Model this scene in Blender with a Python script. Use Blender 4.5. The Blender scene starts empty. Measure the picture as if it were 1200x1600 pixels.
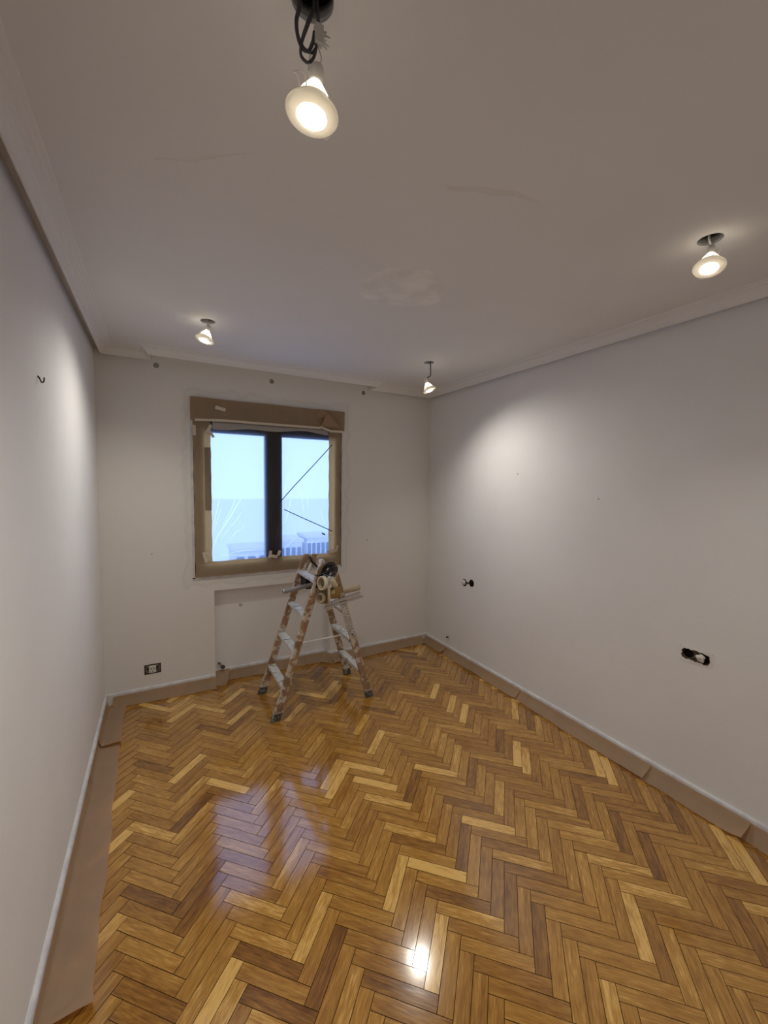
import bpy, bmesh, math, random
from mathutils import Vector, Matrix

rnd = random.Random(7)
scene = bpy.context.scene
COL = scene.collection

# ------------------------------------------------------------------ camera
F_PX, YAW, PITCH, ROLL = 642.44, 0.5027, -0.0689, 0.0142
CAM = Vector((0.3636, -3.4584, 1.6275))
_cy, _sy, _cp, _sp = math.cos(YAW), math.sin(YAW), math.cos(PITCH), math.sin(PITCH)
_d = Vector((_sy * _cp, _cy * _cp, _sp)); _r0 = Vector((_cy, -_sy, 0)); _u0 = _r0.cross(_d)
_r = _r0 * math.cos(ROLL) + _u0 * math.sin(ROLL); _u = _u0 * math.cos(ROLL) - _r0 * math.sin(ROLL)
cam_data = bpy.data.cameras.new('camera'); cam = bpy.data.objects.new('camera', cam_data); COL.objects.link(cam)
cam_data.sensor_fit = 'VERTICAL'; cam_data.sensor_height = 36.0; cam_data.lens = F_PX / 1600 * 36
cam_data.clip_start = 0.02; cam_data.clip_end = 500
cam.matrix_world = Matrix(((_r.x, _u.x, -_d.x, CAM.x), (_r.y, _u.y, -_d.y, CAM.y), (_r.z, _u.z, -_d.z, CAM.z), (0, 0, 0, 1)))
scene.camera = cam

# ------------------------------------------------------------------ world, exposure
scene.view_settings.view_transform = 'Standard'; scene.view_settings.look = 'None'
scene.view_settings.exposure = 0.5; scene.view_settings.gamma = 1.0; scene.view_settings.use_curve_mapping = False
world = bpy.data.worlds.new('sky'); scene.world = world; world.use_nodes = True
_bg = world.node_tree.nodes['Background']
_bg.inputs['Color'].default_value = (0.43, 0.575, 1.0, 1); _bg.inputs['Strength'].default_value = 2.1
LAMP_W = 7.0                                   # power of each hanging lamp
LAMP_COL = (1.0, 0.945, 0.85)

def ray(px, py):
    return (_d + _r * ((px - 600) / F_PX) - _u * ((py - 800) / F_PX))
def at_y(px, py, y):
    v = ray(px, py); return CAM + v * ((y - CAM.y) / v.y)
def at_z(px, py, z):
    v = ray(px, py); return CAM + v * ((z - CAM.z) / v.z)
def at_x(px, py, x):
    v = ray(px, py); return CAM + v * ((x - CAM.x) / v.x)
def project(p):
    v = Vector(p) - CAM; z = v.dot(_d)
    return (600 + F_PX * v.dot(_r) / z, 800 - F_PX * v.dot(_u) / z, z)

# ------------------------------------------------------------------ materials
def mat(name, base=(.8, .8, .8), rough=.6, metal=0.0, spec=.5, noise=None, bump=None, trans=0.0, alpha=None, emit=None):
    """noise = (second colour, scale, contrast low, high); bump = (scale, strength)"""
    m = bpy.data.materials.new(name); m.use_nodes = True
    nt = m.node_tree; N = nt.nodes; L = nt.links; b = N['Principled BSDF']
    b.inputs['Base Color'].default_value = (*base, 1); b.inputs['Roughness'].default_value = rough
    b.inputs['Metallic'].default_value = metal; b.inputs['Specular IOR Level'].default_value = spec
    tc = N.new('ShaderNodeTexCoord')
    if noise:
        c2, sc, lo, hi = noise
        n = N.new('ShaderNodeTexNoise'); n.inputs['Scale'].default_value = sc; n.inputs['Detail'].default_value = 5
        L.new(tc.outputs['Object'], n.inputs['Vector'])
        r = N.new('ShaderNodeValToRGB'); r.color_ramp.elements[0].position = lo; r.color_ramp.elements[1].position = hi
        r.color_ramp.elements[0].color = (*base, 1); r.color_ramp.elements[1].color = (*c2, 1)
        L.new(n.outputs['Fac'], r.inputs['Fac']); L.new(r.outputs['Color'], b.inputs['Base Color'])
    if bump:
        n = N.new('ShaderNodeTexNoise'); n.inputs['Scale'].default_value = bump[0]; n.inputs['Detail'].default_value = 4
        L.new(tc.outputs['Object'], n.inputs['Vector'])
        bm_ = N.new('ShaderNodeBump'); bm_.inputs['Strength'].default_value = bump[1]; bm_.inputs['Distance'].default_value = .01
        L.new(n.outputs['Fac'], bm_.inputs['Height']); L.new(bm_.outputs['Normal'], b.inputs['Normal'])
    if emit:
        b.inputs['Emission Color'].default_value = (*emit[0], 1); b.inputs['Emission Strength'].default_value = emit[1]
    if trans:
        t = N.new('ShaderNodeBsdfTranslucent'); mx = N.new('ShaderNodeMixShader'); mx.inputs[0].default_value = trans
        t.inputs['Color'].default_value = (*(alpha or base), 1)
        L.new(b.outputs[0], mx.inputs[1]); L.new(t.outputs[0], mx.inputs[2]); L.new(mx.outputs[0], N['Material Output'].inputs[0])
    return m

def film_material(name, clear, tint):
    m = bpy.data.materials.new(name); m.use_nodes = True
    nt = m.node_tree; N = nt.nodes; L = nt.links; N.remove(N['Principled BSDF'])
    tr = N.new('ShaderNodeBsdfTransparent'); tl = N.new('ShaderNodeBsdfTranslucent'); gl = N.new('ShaderNodeBsdfGlossy')
    tl.inputs['Color'].default_value = (*tint, 1); gl.inputs['Roughness'].default_value = .25
    tc = N.new('ShaderNodeTexCoord'); n = N.new('ShaderNodeTexNoise'); n.inputs['Scale'].default_value = 7
    bp = N.new('ShaderNodeBump'); bp.inputs['Strength'].default_value = .4; bp.inputs['Distance'].default_value = .02
    L.new(tc.outputs['Object'], n.inputs['Vector']); L.new(n.outputs['Fac'], bp.inputs['Height'])
    L.new(bp.outputs[0], gl.inputs['Normal'])
    at = N.new('ShaderNodeAttribute'); at.attribute_name = 'fold'
    mx = N.new('ShaderNodeMix'); mx.data_type = 'RGBA'; L.new(at.outputs['Fac'], mx.inputs['Factor']); mx.inputs['A'].default_value = (*tint, 1); mx.inputs['B'].default_value = (1, 1, 1, 1)
    L.new(mx.outputs['Result'], tl.inputs['Color']); tr.inputs['Color'].default_value = (.90, .93, .97, 1)
    m1 = N.new('ShaderNodeMixShader'); m1.inputs[0].default_value = 1 - clear
    L.new(tr.outputs[0], m1.inputs[1]); L.new(tl.outputs[0], m1.inputs[2])
    m2 = N.new('ShaderNodeMixShader'); m2.inputs[0].default_value = .03
    L.new(m1.outputs[0], m2.inputs[1]); L.new(gl.outputs[0], m2.inputs[2])
    L.new(m2.outputs[0], N['Material Output'].inputs[0])
    return m

def glass_material(name):
    m = bpy.data.materials.new(name); m.use_nodes = True
    nt = m.node_tree; N = nt.nodes; L = nt.links; N.remove(N['Principled BSDF'])
    tr = N.new('ShaderNodeBsdfTransparent'); gl = N.new('ShaderNodeBsdfGlossy'); gl.inputs['Roughness'].default_value = .02
    tr.inputs['Color'].default_value = (.93, .96, .96, 1)
    m1 = N.new('ShaderNodeMixShader'); m1.inputs[0].default_value = .06
    L.new(tr.outputs[0], m1.inputs[1]); L.new(gl.outputs[0], m1.inputs[2]); L.new(m1.outputs[0], N['Material Output'].inputs[0])
    return m

def plank_material(name, joined):
    """lacquered oak; the tone of each strip comes from its own value, the grain runs along the strip"""
    m = bpy.data.materials.new(name); m.use_nodes = True
    nt = m.node_tree; N = nt.nodes; L = nt.links; b = N['Principled BSDF']
    tone = N.new('ShaderNodeAttribute'); tone.attribute_name = 'tone'; tone.attribute_type = 'GEOMETRY' if joined else 'OBJECT'
    if joined:
        co = N.new('ShaderNodeAttribute'); co.attribute_name = 'grain'; vec = co.outputs['Vector']
    else:
        co = N.new('ShaderNodeTexCoord'); vec = co.outputs['Object']
    off = N.new('ShaderNodeVectorMath'); off.operation = 'MULTIPLY_ADD'
    L.new(vec, off.inputs[0]); off.inputs[1].default_value = (5.0, 42.0, 10.0)
    sc = N.new('ShaderNodeVectorMath'); sc.operation = 'SCALE'; sc.inputs[0].default_value = (37.1, 91.7, 53.3)
    L.new(tone.outputs['Fac'], sc.inputs['Scale']); L.new(sc.outputs[0], off.inputs[2])
    n1 = N.new('ShaderNodeTexNoise'); n1.inputs['Scale'].default_value = 1.0; n1.inputs['Detail'].default_value = 4; n1.inputs['Distortion'].default_value = .6
    L.new(off.outputs[0], n1.inputs['Vector'])
    n2 = N.new('ShaderNodeTexNoise'); n2.inputs['Scale'].default_value = 4.5; n2.inputs['Detail'].default_value = 6
    L.new(off.outputs[0], n2.inputs['Vector'])
    ramp = N.new('ShaderNodeValToRGB'); cr = ramp.color_ramp
    cr.elements[0].position = 0; cr.elements[0].color = (.14, .052, .008, 1)
    cr.elements[1].position = 1; cr.elements[1].color = (.78, .48, .14, 1)
    e = cr.elements.new(.35); e.color = (.30, .132, .019, 1)
    e = cr.elements.new(.7); e.color = (.47, .24, .042, 1)
    # tone + grain
    a1 = N.new('ShaderNodeMath'); a1.operation = 'MULTIPLY_ADD'; a1.inputs[1].default_value = .85; L.new(n1.outputs['Fac'], a1.inputs[0])
    a0 = N.new('ShaderNodeMath'); a0.operation = 'ADD'; a0.inputs[1].default_value = -.86; L.new(tone.outputs['Fac'], a0.inputs[0])
    L.new(a0.outputs[0], a1.inputs[2])
    a2 = N.new('ShaderNodeMath'); a2.operation = 'MULTIPLY_ADD'; a2.inputs[1].default_value = .95; L.new(n2.outputs['Fac'], a2.inputs[0]); L.new(a1.outputs[0], a2.inputs[2])
    L.new(a2.outputs[0], ramp.inputs['Fac']); L.new(ramp.outputs['Color'], b.inputs['Base Color'])
    rr = N.new('ShaderNodeMath'); rr.operation = 'MULTIPLY_ADD'; rr.inputs[1].default_value = .12; rr.inputs[2].default_value = .12
    L.new(n2.outputs['Fac'], rr.inputs[0]); L.new(rr.outputs[0], b.inputs['Roughness'])
    b.inputs['Specular IOR Level'].default_value = .2
    b.inputs['Coat Weight'].default_value = 1.0; b.inputs['Coat Roughness'].default_value = .10; b.inputs['Coat IOR'].default_value = 1.68
    bp = N.new('ShaderNodeBump'); bp.inputs['Strength'].default_value = .10; bp.inputs['Distance'].default_value = .004
    L.new(n1.outputs['Fac'], bp.inputs['Height']); L.new(bp.outputs[0], b.inputs['Normal'])
    return m

def splatter_material(name, base, paint, amount, scale=28, rough=.65):
    m = mat(name, base, rough); nt = m.node_tree; N = nt.nodes; L = nt.links; b = N['Principled BSDF']
    tc = N.new('ShaderNodeTexCoord')
    n = N.new('ShaderNodeTexNoise'); n.inputs['Scale'].default_value = scale; n.inputs['Detail'].default_value = 6; n.inputs['Roughness'].default_value = .65
    L.new(tc.outputs['Object'], n.inputs['Vector'])
    r = N.new('ShaderNodeValToRGB'); r.color_ramp.elements[0].position = 1 - amount - .04; r.color_ramp.elements[1].position = 1 - amount + .04
    r.color_ramp.elements[0].color = (0, 0, 0, 1); r.color_ramp.elements[1].color = (1, 1, 1, 1); L.new(n.outputs['Fac'], r.inputs['Fac'])
    mx = N.new('ShaderNodeMix'); mx.data_type = 'RGBA'; L.new(r.outputs['Color'], mx.inputs['Factor'])
    g = N.new('ShaderNodeTexNoise'); g.inputs['Scale'].default_value = 9; L.new(tc.outputs['Object'], g.inputs['Vector'])
    gr = N.new('ShaderNodeValToRGB'); gr.color_ramp.elements[0].color = (base[0] * .75, base[1] * .72, base[2] * .7, 1); gr.color_ramp.elements[1].color = (base[0] * 1.2, base[1] * 1.2, base[2] * 1.2, 1)
    gr.color_ramp.elements[0].position = .35; gr.color_ramp.elements[1].position = .65; L.new(g.outputs['Fac'], gr.inputs['Fac'])
    L.new(gr.outputs['Color'], mx.inputs['A']); mx.inputs['B'].default_value = (*paint, 1)
    L.new(mx.outputs['Result'], b.inputs['Base Color'])
    return m

def wall_back_material():
    """white paint with a greyer, blotchy band of filler round the window"""
    m = mat('wall_paint_filler', (.82, .80, .77), .75, bump=(60, .06)); nt = m.node_tree; N = nt.nodes; L = nt.links; b = N['Principled BSDF']
    geo = N.new('ShaderNodeNewGeometry'); sx = N.new('ShaderNodeSeparateXYZ'); L.new(geo.outputs['Position'], sx.inputs[0])
    n = N.new('ShaderNodeTexNoise'); n.inputs['Scale'].default_value = 7; n.inputs['Detail'].default_value = 5; L.new(geo.outputs['Position'], n.inputs['Vector'])
    def m_(op, a, bb, c=None):
        k = N.new('ShaderNodeMath'); k.operation = op
        for i, v in enumerate((a, bb, c)):
            if v is None: continue
            if isinstance(v, (int, float)): k.inputs[i].default_value = v
            else: L.new(v, k.inputs[i])
        return k.outputs[0]
    dx = m_('SUBTRACT', m_('ABSOLUTE', m_('SUBTRACT', sx.outputs['X'], 1.215), 0), .615)
    dz = m_('SUBTRACT', m_('ABSOLUTE', m_('SUBTRACT', sx.outputs['Z'], 1.56), 0), .70)
    dd = m_('MAXIMUM', dx, dz)
    wob = m_('MULTIPLY_ADD', n.outputs['Fac'], .16, -.08)
    f = m_('ADD', dd, wob)
    r = N.new('ShaderNodeValToRGB'); r.color_ramp.elements[0].position = .03; r.color_ramp.elements[1].position = .075
    r.color_ramp.elements[0].color = (.79, .78, .745, 1); r.color_ramp.elements[1].color = (.82, .80, .77, 1)
    e = r.color_ramp.elements.new(.05); e.color = (.75, .735, .70, 1)
    L.new(f, r.inputs['Fac']); L.new(r.outputs['Color'], b.inputs['Base Color'])
    return m

M = {}
M['wall'] = mat('wall_paint', (.86, .855, .845), .75, noise=((.835, .83, .815), 3, .35, .7), bump=(70, .05))
M['wall_back'] = wall_back_material()
M['ceiling'] = mat('ceiling_paint', (.80, .785, .76), .8, noise=((.775, .76, .73), 2.2, .35, .7), bump=(55, .05))
M['patch'] = mat('fresh_plaster', (.88, .87, .83), .85, noise=((.77, .755, .715), 8, .38, .62), bump=(30, .25))
M['trim'] = mat('moulding_paint', (.81, .795, .77), .7)
M['white'] = mat('white_enamel', (.78, .76, .74), .4)
M['plank'] = plank_material('oak_strip', False)
M['plank_joined'] = plank_material('oak_strip_far', True)
M['joint'] = mat('dusty_joint', (.10, .05, .02), .95, spec=.05)
M['subfloor'] = mat('bitumen_bed', (.05, .03, .015), .9)
M['kraft'] = mat('kraft_paper', (.43, .335, .225), .8, noise=((.38, .295, .195), 12, .35, .7), bump=(13, .38), trans=.36, alpha=(1.0, .58, .22))
M['kraft_window'] = M['kraft']
M['kraft_double'] = mat('kraft_paper_double', (.28, .218, .146), .8, noise=((.245, .19, .125), 12, .35, .7), bump=(13, .38))   # two layers: lets no light through
M['void'] = mat('raw_plaster', (.36, .34, .31), .95, bump=(40, .4))
M['tape'] = mat('masking_tape', (.74, .66, .54), .6, trans=.1)
M['tape_grey'] = mat('tape_on_baseboard', (.60, .59, .62), .5, noise=((.72, .71, .72), 18, .4, .6))
M['window_wood'] = mat('dark_stained_wood', (.045, .024, .018), .35, noise=((.03, .016, .012), 20, .3, .7))
M['glass'] = glass_material('pane_glass')
M['film'] = film_material('plastic_film', .60, (.42, .50, .62))
M['film_veil'] = mat('bunched_film', (.55, .53, .51), .4, trans=.3, bump=(25, .6))
M['black'] = mat('black_plastic', (.012, .012, .013), .6, spec=.3)
M['dark_part_hole_shade'] = mat('dark_parts_and_hole_shade', (.018, .016, .014), .95, spec=.1)  # own dark of cups and caps; also shade painted onto small hole discs
M['hole_mortar'] = mat('raw_mortar', (.16, .12, .08), .95, noise=((.05, .04, .03), 60, .4, .6), bump=(90, .8))
M['socket_white'] = mat('socket_plastic', (.74, .72, .67), .4)
M['grey_metal'] = mat('grey_steel', (.38, .38, .38), .4, metal=.8)
M['brass'] = mat('pipe_metal', (.42, .36, .30), .4, metal=.7)
M['chrome'] = mat('bezel_chrome', (.90, .88, .84), .30, trans=.40, alpha=(1.0, .96, .88))
M['cream'] = mat('lamp_cream', (.80, .77, .70), .45)
M['cable_dark'] = mat('cable_dark', (.05, .045, .055), .5)
M['cable_white'] = mat('cable_white', (.65, .63, .60), .5)
M['clear_terminal'] = mat('terminal_block', (.72, .71, .66), .3, trans=.3)
M['lens'] = mat('lamp_lens', (1, 1, 1), .4, emit=((1.0, .94, .82), 14.0))
M['bulb'] = mat('bulb_glass', (.85, .82, .74), .15, trans=.25, emit=((1.0, .92, .80), 1.5))
M['lad_wood'] = splatter_material('ladder_wood', (.33, .20, .11), (.62, .56, .48), .475, 20)
M['lad_tread'] = splatter_material('ladder_tread', (.30, .28, .24), (.66, .66, .63), .58, 30)
M['boot'] = splatter_material('ladder_boot', (.07, .07, .065), (.40, .39, .35), .44, 45)
M['rope'] = mat('white_cord', (.92, .91, .88), .6)
M['perforated'] = splatter_material('perforated_strip', (.52, .49, .45), (.64, .62, .58), .45, 40)
M['kraft_roll'] = mat('kraft_roll', (.52, .42, .31), .55, noise=((.46, .37, .26), 20, .3, .7))
M['card_core'] = mat('card_core', (.42, .33, .24), .8)
M['grey_tube'] = mat('grey_tube', (.30, .27, .27), .45)
M['alu'] = mat('aluminium', (.62, .60, .57), .35, metal=.75)
M['alu_dark'] = mat('dirty_profile', (.17, .14, .13), .5, metal=.4)
M['tape_cream'] = mat('tape_cream', (.74, .66, .50), .6)
M['tape_tan'] = mat('tape_tan', (.58, .50, .34), .6)
M['pouch'] = mat('ochre_pouch', (.38, .235, .075), .7, noise=((.29, .17, .05), 30, .35, .65), bump=(25, .5))
M['canvas'] = mat('canvas_bag', (.34, .28, .17), .9, noise=((.22, .18, .10), 25, .4, .6), bump=(40, .5))
M['rag'] = mat('white_rag', (.80, .80, .80), .85, bump=(30, .6))
M['facade'] = mat('far_facade', (.62, .62, .66), .9)
M['far_window'] = mat('far_window', (.05, .08, .13), .3)
M['far_roof'] = mat('far_roof', (.66, .63, .62), .9)
M['ground'] = mat('far_ground', (.80, .80, .82), .95)

# ------------------------------------------------------------------ mesh helpers
class MB:
    def __init__(s): s.v = []; s.f = []; s.sm = []
    def add(s, vs, fs, smooth=False):
        o = len(s.v); s.v += [Vector(p) for p in vs]; s.f += [tuple(i + o for i in f) for f in fs]; s.sm += [smooth] * len(fs); return s
    def box(s, x0, x1, y0, y1, z0, z1, b=0.0):
        return s.prism([(x0, y0), (x1, y0), (x1, y1), (x0, y1)], z0, z1, b)
    def prism(s, poly, z0, z1, b=0.0):
        n = len(poly)
        if b <= 0:
            vs = [(x, y, z0) for x, y in poly] + [(x, y, z1) for x, y in poly]
            fs = [tuple(range(n))[::-1], tuple(range(n, 2 * n))] + [(i, (i + 1) % n, (i + 1) % n + n, i + n) for i in range(n)]
            return s.add(vs, fs)
        cx = sum(p[0] for p in poly) / n; cy = sum(p[1] for p in poly) / n
        def ins(x, y): return (x - math.copysign(b, x - cx), y - math.copysign(b, y - cy))
        R = [[(*ins(x, y), z0) for x, y in poly], [(x, y, z0 + b) for x, y in poly], [(x, y, z1 - b) for x, y in poly], [(*ins(x, y), z1) for x, y in poly]]
        vs = sum(R, []); fs = [tuple(range(n))[::-1], tuple(range(3 * n, 4 * n))]
        for k in range(3): fs += [(k * n + i, k * n + (i + 1) % n, (k + 1) * n + (i + 1) % n, (k + 1) * n + i) for i in range(n)]
        return s.add(vs, fs)
    def bar(s, p0, p1, w, h, up=(0, 0, 1), b=0.0):
        """box along p0-p1, w across, h along up"""
        p0, p1 = Vector(p0), Vector(p1); d = (p1 - p0); ln = d.length; d.normalize()
        x = d.cross(Vector(up)).normalized(); u = x.cross(d)
        t = MB(); t.box(-w / 2, w / 2, 0, ln, -h / 2, h / 2, b)
        return s.add([p0 + x * v.x + d * v.y + u * v.z for v in t.v], t.f)
    def sheared(s, c0, c1, hx, hy, b=.003):
        """upright post with level ends: rectangle about c0 to rectangle about c1"""
        c0, c1 = Vector(c0), Vector(c1); r = []
        for c in (c0, c1):
            r += [c + Vector(q) for q in ((-hx + b, -hy, 0), (hx - b, -hy, 0), (hx, -hy + b, 0), (hx, hy - b, 0), (hx - b, hy, 0), (-hx + b, hy, 0), (-hx, hy - b, 0), (-hx, -hy + b, 0))]
        return s.add(r, [tuple(range(8))[::-1], tuple(range(8, 16))] + [(i, (i + 1) % 8, (i + 1) % 8 + 8, i + 8) for i in range(8)])
    def lathe(s, prof, o, axis, n=24, closed=False, smooth=True):
        """prof: (radius, distance along axis)"""
        o = Vector(o); a = Vector(axis).normalized(); x = a.orthogonal().normalized(); y = a.cross(x)
        vs = []; fs = []; m = len(prof)
        for r, h in prof:
            for k in range(n):
                t = 2 * math.pi * k / n; vs.append(o + a * h + (x * math.cos(t) + y * math.sin(t)) * r)
        rng = range(m) if closed else range(m - 1)
        for i in rng:
            j = (i + 1) % m
            fs += [(i * n + k, i * n + (k + 1) % n, j * n + (k + 1) % n, j * n + k) for k in range(n)]
        if not closed:
            if prof[0][0] > 1e-6: fs.append(tuple(range(n))[::-1])
            if prof[-1][0] > 1e-6: fs.append(tuple(range((m - 1) * n, m * n)))
        return s.add(vs, fs, smooth)
    def tube(s, pts, r, n=8, smooth=True):
        pts = [Vector(p) for p in pts]; vs = []; fs = []; m = len(pts); ref = None
        for i, p in enumerate(pts):
            d = (pts[min(i + 1, m - 1)] - pts[max(i - 1, 0)]).normalized()
            if ref is None: ref = d.orthogonal().normalized()
            ref = (ref - d * ref.dot(d)); ref = ref.normalized() if ref.length > 1e-5 else d.orthogonal().normalized()
            b = d.cross(ref); rr = r[i] if isinstance(r, (list, tuple)) else r
            vs += [p + (ref * math.cos(2 * math.pi * k / n) + b * math.sin(2 * math.pi * k / n)) * rr for k in range(n)]
        for i in range(m - 1): fs += [(i * n + k, i * n + (k + 1) % n, (i + 1) * n + (k + 1) % n, (i + 1) * n + k) for k in range(n)]
        fs += [tuple(range(n))[::-1], tuple(range((m - 1) * n, m * n))]
        return s.add(vs, fs, smooth)
    def grid(s, fn, nu, nv, smooth=True):
        vs = [fn(i / nu, j / nv) for i in range(nu + 1) for j in range(nv + 1)]
        fs = [(i * (nv + 1) + j, (i + 1) * (nv + 1) + j, (i + 1) * (nv + 1) + j + 1, i * (nv + 1) + j + 1) for i in range(nu) for j in range(nv)]
        return s.add(vs, fs, smooth)
    def build(s, name, material, parent=None, origin=None, thick=0.0):
        o = parent_loc(parent) if parent else Vector((0, 0, 0))
        org = Vector(origin) if origin is not None else (Vector((0, 0, 0)) if not parent else o)
        me = bpy.data.meshes.new(name); me.from_pydata([p - org for p in s.v], [], s.f); me.validate(); me.update()
        for p, k in zip(me.polygons, s.sm): p.use_smooth = k
        bm = bmesh.new(); bm.from_mesh(me); bmesh.ops.recalc_face_normals(bm, faces=bm.faces); bm.to_mesh(me); bm.free()
        me.materials.append(M[material] if isinstance(material, str) else material)
        ob = bpy.data.objects.new(name, me); COL.objects.link(ob)
        ob.location = org - o
        if parent: ob.parent = parent
        ABS[ob.name] = org
        if thick:
            md = ob.modifiers.new('thickness', 'SOLIDIFY'); md.thickness = thick; md.offset = 0
        return ob
ABS = {}
def parent_loc(ob): return ABS[ob.name]
def empty(name, loc):
    o = bpy.data.objects.new(name, None); COL.objects.link(o); o.location = loc; o.empty_display_size = .05; ABS[o.name] = Vector(loc); return o
def tag(o, label=None, cat=None, group=None, kind=None):
    if label: o['label'] = label
    if cat: o['category'] = cat
    if group: o['group'] = group
    if kind: o['kind'] = kind
    return o
def smooth_path(pts, n=6):
    pts = [Vector(p) for p in pts]; out = []
    for i in range(len(pts) - 1):
        p0, p1, p2, p3 = pts[max(i - 1, 0)], pts[i], pts[i + 1], pts[min(i + 2, len(pts) - 1)]
        for k in range(n):
            t = k / n
            out.append(.5 * ((2 * p1) + (p2 - p0) * t + (2 * p0 - 5 * p1 + 4 * p2 - p3) * t * t + (3 * p1 - p0 - 3 * p2 + p3) * t ** 3))
    out.append(pts[-1]); return out

def panel(o, du, dv, dn, us, vs, thick, rects=(), circles=(), n=32):
    """flat slab o + u*du + v*dv, front face on the -dn side, with rectangular and round holes through it"""
    mb = MB(); o, du, dv, dn = Vector(o), Vector(du), Vector(dv), Vector(dn)
    cells = [(c[0] - c[2] * 1.4, c[0] + c[2] * 1.4, c[1] - c[2] * 1.4, c[1] + c[2] * 1.4) for c in circles]
    cu = sorted(set([us[0], us[1]] + [x for r in list(rects) + cells for x in r[:2] if us[0] < x < us[1]]))
    cv = sorted(set([vs[0], vs[1]] + [x for r in list(rects) + cells for x in r[2:] if vs[0] < x < vs[1]]))
    def P(u, v, d): return o + du * u + dv * v + dn * d
    def inside(r, u, v): return r[0] - 1e-9 < u < r[1] + 1e-9 and r[2] - 1e-9 < v < r[3] + 1e-9
    for i in range(len(cu) - 1):
        for j in range(len(cv) - 1):
            mu, mv = (cu[i] + cu[i + 1]) / 2, (cv[j] + cv[j + 1]) / 2
            if any(inside(r, mu, mv) for r in rects) or any(inside(r, mu, mv) for r in cells): continue
            q = [(cu[i], cv[j]), (cu[i + 1], cv[j]), (cu[i + 1], cv[j + 1]), (cu[i], cv[j + 1])]
            mb.add([P(*a, 0) for a in q] + [P(*a, thick) for a in q], [(0, 1, 2, 3), (7, 6, 5, 4)])
    for r in rects:
        q = [(r[0], r[2]), (r[1], r[2]), (r[1], r[3]), (r[0], r[3])]
        for k in range(4):
            a, b = q[k], q[(k + 1) % 4]
            if (a[0] == b[0] and a[0] in us) or (a[1] == b[1] and a[1] in vs): continue
            mb.add([P(*a, 0), P(*b, 0), P(*b, thick), P(*a, thick)], [(0, 1, 2, 3)])
    for (cx, cy, r), cell in zip(circles, cells):
        h = r * 1.4; ring = []; sq = []
        for k in range(n):
            t = 2 * math.pi * (k + .5) / n; c, s_ = math.cos(t), math.sin(t); ring.append((cx + r * c, cy + r * s_))
            q = h / max(abs(c), abs(s_)); sq.append((cx + q * c, cy + q * s_))
        for d in (0, thick):
            mb.add([P(*a, d) for a in ring] + [P(*a, d) for a in sq], [(k, (k + 1) % n, n + (k + 1) % n, n + k) for k in range(n)])
            for sx, sy in ((1, 1), (-1, 1), (-1, -1), (1, -1)):          # corners of the square
                near = sorted(range(n), key=lambda k: (sq[k][0] - cx - sx * h) ** 2 + (sq[k][1] - cy - sy * h) ** 2)[:2]
                mb.add([P(cx + sx * h, cy + sy * h, d), P(*sq[near[0]], d), P(*sq[near[1]], d)], [(0, 1, 2)])
        mb.add([P(*a, 0) for a in ring] + [P(*a, thick) for a in ring], [(k, (k + 1) % n, n + (k + 1) % n, n + k) for k in range(n)], True)
    c = [(us[0], vs[0]), (us[1], vs[0]), (us[1], vs[1]), (us[0], vs[1])]
    for k in range(4):
        a, b = c[k], c[(k + 1) % 4]; mb.add([P(*a, 0), P(*b, 0), P(*b, thick), P(*a, thick)], [(0, 1, 2, 3)])
    return mb

# ------------------------------------------------------------------ the room
W, H, D = 2.784, 2.531, -3.52                    # width, ceiling height, y of the front wall
T = .2
HOLES = [(.631, -.866), (2.153, -.867), (2.146, -2.654), (.637, -2.654)]
HOLE_R = .040
NICHE = (.739, 1.715, .76, .075)                 # x0, x1, top, depth
WIN = (.592, 1.822, .872, 2.25)

# floor: bed + herringbone strips
floor = MB().box(-T, W + T, D - 1.5, T, -.15, -.012).build('floor', 'subfloor'); tag(floor, kind='structure')
PW, PL = .05, .25
O = Vector((1.259, -2.074)); EU = Vector((1, -1)) / math.sqrt(2); EV = Vector((1, 1)) / math.sqrt(2)
def clip(poly, x0, x1, y0, y1):
    for ax, lim, sgn in ((0, x0, 1), (0, x1, -1), (1, y0, 1), (1, y1, -1)):
        out = []
        for i in range(len(poly)):
            a, b = poly[i], poly[(i + 1) % len(poly)]; da, db = (a[ax] - lim) * sgn, (b[ax] - lim) * sgn
            if da >= 0: out.append(a)
            if da * db < 0:
                t = da / (da - db); out.append((a[0] + (b[0] - a[0]) * t, a[1] + (b[1] - a[1]) * t))
        poly = out
        if len(poly) < 3: return []
    return poly
def area(p): return abs(sum(p[i][0] * p[(i + 1) % len(p)][1] - p[(i + 1) % len(p)][0] * p[i][1] for i in range(len(p)))) / 2
g = .0006
FX0, FX1, FY0, FY1 = .0, W, D - 1.2, NICHE[3]
strips = []
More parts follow.
